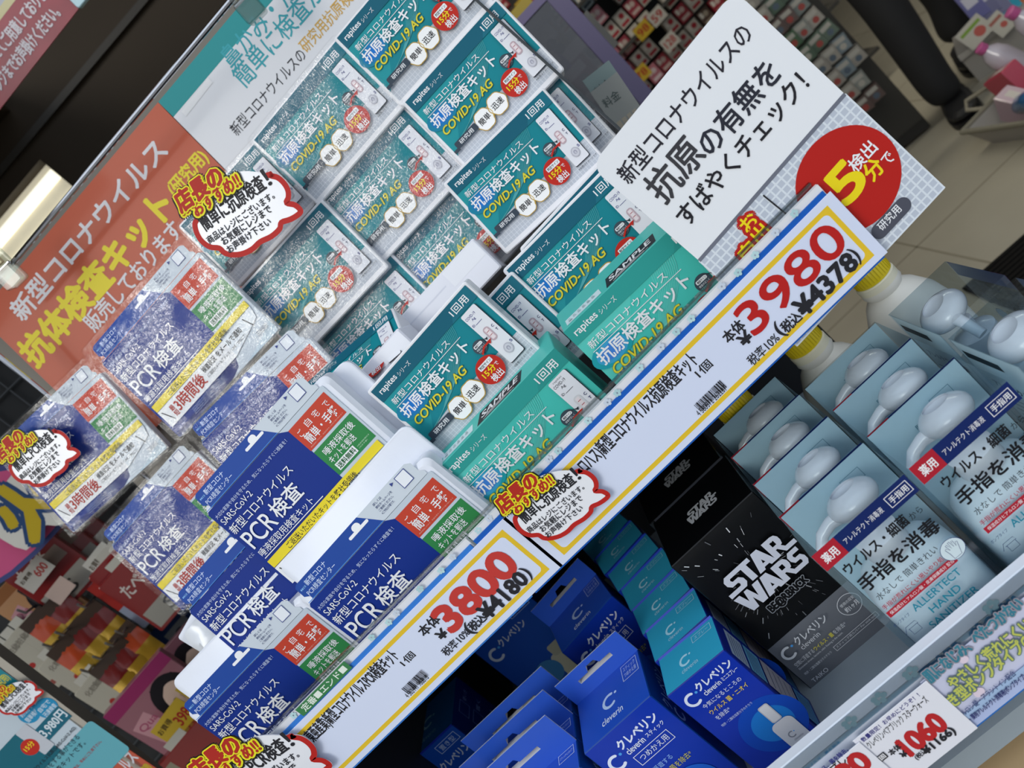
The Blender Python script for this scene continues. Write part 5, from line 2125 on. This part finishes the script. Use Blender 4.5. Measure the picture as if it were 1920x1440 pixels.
for (cu, cv) in cells:
    p = base + SHF.u * cu + Vector((0, 0, cv))
    c = [sum(RC[i][j] * (p - CAM)[j] for j in range(3)) for i in range(3)]
    X, Y = 960 + F_PX * c[0] / c[2], 720 + F_PX * c[1] / c[2]
    if not (905 < X < 1420 and -30 < Y < 330) or Y > 200 + (1420 - X) * .9 or (X > 1330 and Y > 120):
        continue
    if rnd.random() < .06:
        continue
    zone = 0 if (X + Y * .2 < 1330 and X > 1120) else 1
    k = rnd.choice((0, 0, 0, 3, 0, 4)) if zone == 0 else rnd.choice((1, 2, 2, 0, 4, 5, 2))
    if k not in protos:
        m = M()
        m.box(-.027, .027, 0, .072, -.05, 0, mat(pal[k][0], .4, .3), ch=.0015)
        m.plane()
        m.rect(-.02, .008, .02, .022, pal[k][1])
        m.disc(.005, .048, .012, pal[k][1], 14)
        m.rect(-.022, .04, -.008, .064, 'C9C4BA')
        protos[k] = m.mesh('small_packet')
    o = bpy.data.objects.new('small_packet', protos[k])
    COL.objects.link(o)
    u, v, n = SHF.u, SHF.v, SHF.n
    jit = rnd.uniform(-.03, .03)
    o.matrix_world = Matrix(((u.x, v.x, n.x, p.x - n.x * jit), (u.y, v.y, n.y, p.y - n.y * jit), (u.z, v.z, n.z, p.z), (0, 0, 0, 1)))
    tag(o, 'small ' + pal[k][2] + ' on the far shelf behind the white sign', 'packet', 'small packets on the far shelf, ' + pal[k][2].split(' with')[0])
    cnt += 1
# price tags on that shelf
for i, (q, c, tx, lab) in enumerate((((1206, 56), 'B79A1E', '98', 'yellow price tag on the far shelf, upper of the two near the purple bar'), ((1203, 138), 'B79A1E', '78', 'yellow price tag on the far shelf, lower beside the purple bar'), ((1256, 78), 'B0ACA4', '128', 'white price tag on the far shelf right beside the big sign'), ((1232, 30), 'B0ACA4', '59', 'white price tag on the far shelf above the yellow tags'))):
    mxp, _, _ = facing(Face(3.66, 0, -4), q, 1, 1)
    m = M()
    m.box(-.035, .035, -.03, .03, -.002, 0, mat(c, .5))
    m.plane()
    m.text(tx, -.025, -.015, .025, .015, '9A2420', .03)
    o = m.build('price_tag', None, mxp)
    tag(o, lab, 'price tag', 'price tags on the far shelf')

# clear-boxed goods on the end of the next shelf, receding towards the floor
EF = Face(2.75, 0, -20)
rk, _, _ = facing(Face(2.95, 0, -20), (1500, 60), 1, 1)
r = thing('end_shelf', 'dark shelf end with clear-boxed small goods, beyond the sign edge', 'shelf', rk)
m = M()
m.box(-.03, .10, -.50, .5, -.12, -.03, mat('26241F', .6))
part(r, m, 'panel')
m = M()
m.box(-.03, .10, -.54, -.50, -.12, -.04, mat('14120F', .6))
part(r, m, 'kick_plate')
rnd = random.Random(5)
cols = ['6E706A', '555B58', '7A756C', '3E4E40', '5E686C', '77726A', '4A3C38', '38503A']
for j in range(9):
    for i in range(3):
        x, y = 1392 + j * 27 - i * -20, -4 + j * 24 - i * 22
        if i == 2 and j > 6:
            continue
        mxp, _, _ = facing(Face(2.72 + .03 * i, 0, -20), (x, y), 1, 1, rnd.uniform(-6, 6))
        c = cols[rnd.randrange(len(cols))]
        rt = thing('clear_packet', 'small clear-fronted packet with a ' + ('green' if c in ('4A5A4A', '3F5C40') else 'grey') + ' insert on the shelf end', 'packet', mxp, 'clear-fronted packets on the shelf end, ' + ('green' if c in ('4A5A4A', '3F5C40') else 'grey'))
        m = M()
        m.box(-.026, .026, -.05, 0, -.03, 0, mat(c, .3, .5), ch=.001)
        m.plane()
        m.rect(-.02, -.02, .02, -.006, '8E8B82')
        m.disc(.004, -.034, .010, rnd.choice(('7E3A34', '46505A', '8E8A80')), 12)
        part(rt, m, 'packet')

# purple-edged clear tray behind the antigen kits
QF = Face(1.75, 6, -6)
mx, L = QF.place((1020, 5), (1044, -21))
r = thing('display_tray', 'clear display tray with a purple edge behind the antigen kit boxes', 'tray', mx)
a = local(mx, QF, (1222, 190))
m = M()
m.box(L * .2, L * .2 + .034, a[1] - .1, .03, -.012, 0, mat('5C5474', .5, .1), r=.003, ch=.001)
part(r, m, 'side_edge', 'purple edge bar')
m = M()
m.box(-.20, L * .2, .0, .018, -.3, 0, mat('665C80', .5, .1))
part(r, m, 'top_edge')
m = M()
m.box(-.30, L * .2, a[1] - .1, 0, -.008, -.006, clear('smoky_clear', 'A8A6AE', .10, .15, edge=.3))
part(r, m, 'clear_panel')
rnd = random.Random(3)
for i, (q, w, h, c, lab) in enumerate((((960, 20), .09, .16, 'A08A2A', 'yellow box standing behind the right edge of the pile'), ((995, 45), .08, .12, '8E887A', 'grey-white box beside the yellow one behind the pile'), ((1010, 95), .06, .10, '5A3A8A', 'purple box low behind the pile edge'), ((1065, 60), .12, .10, '77746C', 'grey box seen through the clear tray'),
                                       ((1058, 120), .09, .08, '6A2A34', 'dark red box seen through the clear tray'), ((1105, 150), .10, .08, '5C564C', 'brown box low in the clear tray'), ((1140, 190), .10, .07, '47505A', 'dark blue-grey box lowest in the clear tray'))):
    mxp, _, _ = facing(Face(1.95, 0, -6), q, 1, 1)
    m = M()
    m.box(-w / 2, w / 2, -h, 0, -.06, 0, mat(c, .45, .2), ch=.001)
    m.plane()
    m.rect(-w * .35, -h * .5, w * .35, -h * .2, 'A9A59A')
    m.disc(w * .1, -h * .7, w * .14, '3A3A40', 14)
    o = m.build('tray_box', None, mxp)
    tag(o, lab, 'box', 'boxes in and beside the clear tray')
for i, (q, lab) in enumerate((((1120, 150), 'pale green-grey price chart card behind the antigen kits'), ((1135, 172), 'grey and cream price chart card in front of the green-grey one'))):
    mxp, _, _ = facing(Face(1.03 - .012 * i, 0), q, 1, 1, -10)
    o = thing('chart_card', lab, 'card', mxp, 'chart cards behind the kits')
    m = M()
    m.box(-.015, .024, -.083, .010, -.001, 0, mat(('7E908E', '8E908C')[i], .5))
    m.plane()
    for k in range(4):
        m.rect(-.010 + .0075 * k, -.075, -.0045 + .0075 * k, -.037, 'A69C8C')
        m.text('月', -.009 + .0075 * k, -.058, -.0055 + .0075 * k, -.050, '4A4A48')
    m.text('料金', -.010, -.017, .012, -.005, '4A5654')
    part(o, m, 'card')
    m = M()
    zz = mxp.translation.z - (CAM_Z - .243)
    dn = mxp.inverted().to_3x3() @ Vector((0, 0, -1))
    m.tube([Vector((.004, -.08, -.002)), Vector((.004, -.08, -.002)) + dn * (zz - .078)], .0015, mat('C8C8CC', .2, metal=1), 8)
    part(o, m, 'stand_wire')

# clear side wall at the right end of the pile
m = M()
A0, A1 = Face(.84, 8).at((884, -8)), Face(.84, 8).at((1184, 262))
bk = Vector((.02, .18, .0))
m.face([A0, A1, A1 + bk, A0 + bk], clear('side_clear', 'C9D2D2', .12, .08, edge=.35))
m.tube([A0, A1], .0016, mat('2A3034', .3, .4), 6)
m.tube([A0 + bk, A1 + bk], .0012, mat('A89FB0', .3, .4), 6)
o = m.build('clear_divider')
tag(o, 'clear plastic divider at the right end of the antigen kit pile', 'divider')

# dark ribbed mat
p = [on_z(q, .004) for q in ((1838, 514), (1925, 438))]
d = (p[1] - p[0]).normalized()
s_ = Vector((d.y, -d.x, 0))
o_ = p[0] - d * .05
m = M()
blk = mat('161514', .9, spec=.1)
for k in range(40):
    a0, a1 = o_ + s_ * (.02 * k), o_ + s_ * (.02 * k + .013)
    e = d * 1.6
    z = Vector((0, 0, .004))
    m.face([a0, a1, a1 + e, a0 + e][::-1], blk)
    m.face([a0 + z, a0 + e + z, a1 + e + z, a1 + z][::1], blk)
    m.face([a1, a1 + z, a1 + e + z, a1 + e], blk)
    m.face([a0, a0 + e, a0 + e + z, a0 + z], blk)
m.face([o_, o_ + d * 1.6, o_ + d * 1.6 + s_ * .8, o_ + s_ * .8], blk)
o = m.build('door_mat')
tag(o, 'dark ribbed mat on the beige floor at the right edge', 'mat')

# ---------------------------------------------------------------- bin of goods on the floor at the right
B0_ = on_z((1862, 267), .004)
B1_ = on_z((1928, 259), .004)
dx = (B1_ - B0_)
dx.z = 0
dx.normalize()
dy = Vector((-dx.y, dx.x, 0))
mxb = Matrix(((dx.x, dy.x, 0, B0_.x), (dx.y, dy.y, 0, B0_.y), (0, 0, 1, 0), (0, 0, 0, 1)))
# height of the front edge from the picture point of its upper corner
hb = min((abs((Vector((960 + F_PX * sum(RC[0][j] * (B0_ + Vector((-.06, 0, z / 100)) - CAM)[j] for j in range(3)) / sum(RC[2][j] * (B0_ + Vector((-.06, 0, z / 100)) - CAM)[j] for j in range(3)), 0, 0)).x - 1796)), z / 100) for z in range(5, 60))[1]
r = thing('goods_bin', 'grey-white open bin of bottles and tubes on the floor behind the person', 'bin', mxb)
m = M()
gw = mat('8E8A84', .5)
w_, d_ = .50, .34
t_ = .006
for q in ([(0, 0, 0), (w_, 0, 0), (w_ + .03, -.03, hb), (-.03, -.03, hb)], [(w_, 0, 0), (w_, d_, 0), (w_ + .03, d_ + .03, hb), (w_ + .03, -.03, hb)], [(w_, d_, 0), (0, d_, 0), (-.03, d_ + .03, hb), (w_ + .03, d_ + .03, hb)], [(0, d_, 0), (0, 0, 0), (-.03, -.03, hb), (-.03, d_ + .03, hb)]):
    m.face(q, gw)
    m.face([Vector(p) * .985 + Vector((.004, .003, .002)) for p in q][::-1], gw)
m.face([(0, 0, .004), (w_, 0, .004), (w_, d_, .004), (0, d_, .004)], gw)
part(r, m, 'body')
m = M()
rim = [(-.03, -.03, hb), (w_ + .03, -.03, hb), (w_ + .03, d_ + .03, hb), (-.03, d_ + .03, hb), (-.03, -.03, hb)]
m.tube(rim, .008, mat('6E6A5C', .6), 8)
part(r, m, 'rope_rim', 'dull rope-like rim')
m = M()
m.tube([(-.03, .06, hb), (-.07, .04, hb + .02), (-.10, .07, hb + .03), (-.09, .14, hb + .015), (-.03, .2, hb)], .006, mat('7A7464', .7), 8)
part(r, m, 'rope_handle')
rnd = random.Random(4)


def bottle(label, name, x, y, z, ln, rad, c, capc, tilt, group):
    mxq = mxb @ T(x, y, z) @ Matrix.Rotation(math.radians(tilt), 4, 'Y') @ Matrix.Rotation(math.radians(20), 4, 'X')
    o = thing(name, label, 'bottle', mxq, group)
    m = M()
    m.lathe([(rad * .8, 0), (rad, .006), (rad, ln * .7), (rad * .8, ln * .82), (rad * .4, ln * .9), (rad * .38, ln * .92)], mat(c, .25, .5), (0, 0, 0), 18, 'z')
    part(o, m, 'body', smooth=True)
    m = M()
    m.lathe([(rad * .45, ln * .91), (rad * .48, ln * .92), (rad * .46, ln), (rad * .3, ln * 1.01)], mat(capc, .35, .3), (0, 0, 0), 16, 'z')
    part(o, m, 'cap', smooth=True)
    return o


bottle('clear pale bottle with a pink cap standing highest in the bin', 'lotion_bottle', .12, .27, hb * .6, .24, .036, 'A39CA4', 'A04A78', -4, 'bottles in the bin')
bottle('clear pale bottle with a pink cap, left of the highest one in the bin', 'lotion_bottle', .03, .20, hb * .55, .20, .034, 'A39CA4', 'A04A78', -8, 'bottles in the bin')
for i, (x, y, tl_, c, lab) in enumerate(((.10, .06, 70, '2A557E', 'blue tube lying frontmost in the bin'), (.17, .12, 66, '4A6C9A', 'pale blue tube lying across the bin'), (.22, .05, 74, '24466E', 'dark blue tube beside the front rim of the bin'), (.30, .10, 68, '2A557E', 'blue tube at the right of the bin'))):
    bottle(lab, 'lotion_tube', x, y, hb * .85 + .01 * i, .24, .026, c, '56666E', tl_, 'tubes in the bin')
for i, (x, y, c, lab) in enumerate(((.02, .08, '9A2A3E', 'red pack at the left corner of the bin'), (.36, .16, '7E1F1E', 'red glossy pack at the right of the bin'), (.30, .24, '8A5A1A', 'orange pack at the back right of the bin'), (.06, .02, 'A08A92', 'pale pink pack by the front rim of the bin'))):
    m = M()
    m.box(0, .10, 0, .05, 0, .09, mat(c, .3, .5), ch=.003)
    m.plane((0, 0, .09))
    m.rect(.02, .015, .08, .035, 'A9A29A')
    o = m.build('small_pack', None, mxb @ T(x, y, hb * .72) @ Matrix.Rotation(math.radians(14 * (i - 1)), 4, 'Y'))
    tag(o, lab, 'packet', 'packs in the bin')
# shelf front with tags behind the bin
GF = Face(3.05, 0, -30)
rk, _, _ = facing(GF, (1850, 60), 1, 1)
r = thing('low_shelf', 'pale grey low shelf behind the bin, with price tags on its front', 'shelf', rk)
m = M()
m.box(-.10, .9, -.30, -.01, -.3, 0, mat('7C7872', .5))
part(r, m, 'front_panel')
m = M()
m.box(-.10, .9, -.02, .0, -.32, .02, mat('8C8882', .5))
part(r, m, 'board')
for i, (q, w, h, lab) in enumerate((((1828, 60), .085, .075, 'white price tag with a green and red print on the low shelf'), ((1875, 45), .05, .075, 'narrow white price tag on the low shelf'))):
    mxp, _, _ = facing(Face(2.98, 0, -30), q, 1, 1, 12)
    m = M()
    m.box(-w / 2, w / 2, -h / 2, h / 2, -.002, 0, mat('A5A196', .5))
    m.plane()
    m.rect(-w * .4, h * .18, w * .4, h * .32, '6E8A3A' if i == 0 else '8E5A50')
    m.disc(w * .12, -h * .12, w * .2, 'A0524A', 16)
    o = m.build('price_tag', None, mxp)
    tag(o, lab, 'price tag')
for i, (q, c, lab) in enumerate((((1826, 14), '5C5C86', 'violet clear-fronted box on the low shelf, beside the trouser leg'), ((1846, 8), '62627E', 'violet clear-fronted box second on the low shelf'), ((1866, 4), '6A6A84', 'violet clear-fronted box third on the low shelf'), ((1888, 6), '2F8AA0', 'turquoise box on the low shelf at the top right corner'), ((1908, -4), 'A05A34', 'orange box on the low shelf at the very top right'))):
    mxp, _, _ = facing(Face(3.02 + .004 * i, 0, -30), q, 1, 1)
    m = M()
    m.box(-.028, .028, -.05, .10, -.1, -.02, mat(c, .3, .5), ch=.002)
    m.plane((0, 0, -.02))
    m.rect(-.018, .0, .018, .04, 'A9A7B0')
    o = m.build('shelf_box', None, mxp)
    tag(o, lab, 'box', 'boxes on the low shelf')

# ---------------------------------------------------------------- the person in black trousers
Yp = 2.83


def pp(q, y=Yp):
    return on_y(q, y)


foot = on_z((1788, 196), .03)
Yp = foot.y
knee = on_y((1645, -6), Yp + .02)
an = on_y((1752, 150), Yp)
r = thing('person', 'person in loose black trousers and black shoes standing in the shop, top right', 'person', T(foot.x, foot.y, 0))
o0 = Vector((foot.x, foot.y, 0))
sx = knee.x - foot.x


def skin(name, pts, edges, radii, mt, parent, sub=2):
    me = bpy.data.meshes.new(name)
    me.from_pydata([tuple(p) for p in pts], edges, [])
    me.materials.append(mt)
    ob = bpy.data.objects.new(name, me)
    COL.objects.link(ob)
    ob.parent = parent
    sk = ob.modifiers.new('skin', 'SKIN')
    sk.use_smooth_shade = True
    for i, rd in enumerate(radii):
        v = me.skin_vertices[0].data[i]
        v.radius = rd if isinstance(rd, tuple) else (rd, rd)
    me.skin_vertices[0].data[0].use_root = True
    ob.modifiers.new('smooth', 'SUBSURF').levels = sub
    ob.modifiers['smooth'].render_levels = sub
    return ob


K = knee - o0
# second leg, further right in the picture
f2 = on_y((1822, 108), Yp + .28) - o0
k2 = on_y((1778, -4), Yp + .26) - o0
hipc = Vector(((K.x + k2.x) / 2 + .02, .14, .92))
trs = mat('0B0B0D', .8, noise=.3, nscale=12)
A_ = Vector((0, 0, .09))
pts = [hipc, hipc + Vector((-.10, -.06, -.06)), Vector((K.x, K.y, K.z)), Vector(((K.x + 0) / 2, K.y / 2, (K.z + .09) / 2)), A_ + Vector((.0, 0, .02)), Vector((.01, 0, .045)),
       hipc + Vector((.10, .06, -.06)), Vector((k2.x, k2.y, k2.z)), Vector(((k2.x + f2.x) / 2, (k2.y + f2.y) / 2, (k2.z + .1) / 2)), Vector((f2.x, f2.y, .08)),
       hipc + Vector((0, 0, .12))]
ed = [(0, 1), (1, 2), (2, 3), (3, 4), (4, 5), (0, 6), (6, 7), (7, 8), (8, 9), (0, 10)]
rad = [.15, .11, .072, .066, .060, .055, .11, .072, .064, .056, .14]
skin('trousers', pts, ed, rad, trs, r)
top_ = hipc + Vector((0, 0, .10))
shirt = mat('26282E', .8)
bp = [top_, top_ + Vector((0, 0, .22)), top_ + Vector((0, 0, .40)), top_ + Vector((0, 0, .50)), top_ + Vector((0, 0, .58)),
      top_ + Vector((-.19, 0, .42)), top_ + Vector((-.25, -.02, .14)), top_ + Vector((-.22, -.16, -.05)),
      top_ + Vector((.19, 0, .42)), top_ + Vector((.25, -.02, .14)), top_ + Vector((.22, -.16, -.05))]
skin('jacket', bp, [(0, 1), (1, 2), (2, 3), (3, 4), (2, 5), (5, 6), (6, 7), (2, 8), (8, 9), (9, 10)], [.14, .14, .15, .08, .055, .07, .055, .042, .07, .055, .042], shirt, r)
hd = top_ + Vector((0, 0, .70))
m = M()
sk_ = mat('B08A74', .5)
m.lathe([(.02, -.12), (.06, -.10), (.078, -.04), (.082, .02), (.074, .07), (.045, .105), (.01, .115)], sk_, hd, 20, 'z')
m.tube([hd + Vector((0, -.078, .0)), hd + Vector((0, -.096, -.025)), hd + Vector((0, -.076, -.035))], .010, sk_, 8)
for s in (-1, 1):
    m.tube([hd + Vector((s * .080, 0, .02)), hd + Vector((s * .092, .005, -.01)), hd + Vector((s * .080, 0, -.035))], .012, sk_, 8)
part(r, m, 'head', smooth=True)
m = M()
m.lathe([(.086, .0), (.09, .04), (.080, .085), (.05, .117), (.01, .126)], mat('15110F', .6), hd + Vector((0, .012, .0)), 20, 'z')
part(r, m, 'hair', smooth=True)
for s in (7, 10):
    base = bp[s]
    m = M()
    m.lathe([(.018, 0), (.034, -.03), (.038, -.07), (.030, -.095)], sk_, base, 14, 'z')
    for k in range(4):
        px_ = base + Vector((-.024 + .016 * k, 0, -.088))
        m.tube([px_, px_ + Vector((0, -.006, -.03)), px_ + Vector((0, -.02, -.055 - .006 * (k in (1, 2))))], [.008, .0075, .006], sk_, 8)
    m.tube([base + Vector((.03, -.01, -.03)), base + Vector((.045, -.025, -.055)), base + Vector((.042, -.035, -.08))], [.010, .009, .007], sk_, 8)
    part(r, m, 'hand', smooth=True)
for nm, p in (('shoe', Vector((.015, 0, 0))), ('shoe', Vector((f2.x, f2.y, 0)))):
    m = M()
    out = [(-.045, .10), (-.05, .0), (-.052, -.10), (-.035, -.17), (0, -.19), (.035, -.17), (.05, -.10), (.045, .0), (.04, .10), (0, .125)]
    m.prism(smooth_loop(out, 3), 0, .02, mat('101012', .5))
    i0 = len(m.v)
    m.prism(smooth_loop([(a * .92, b * .95) for a, b in out], 3), .02, .055, mat('141416', .5), ch=.012)
    rt = Matrix.Translation(p) @ Matrix.Rotation(math.radians(-25), 4, 'Z')
    m.v = [tuple(rt @ Vector(v)) for v in m.v]
    part(r, m, nm)

bpy.data.scenes.remove(SCR)
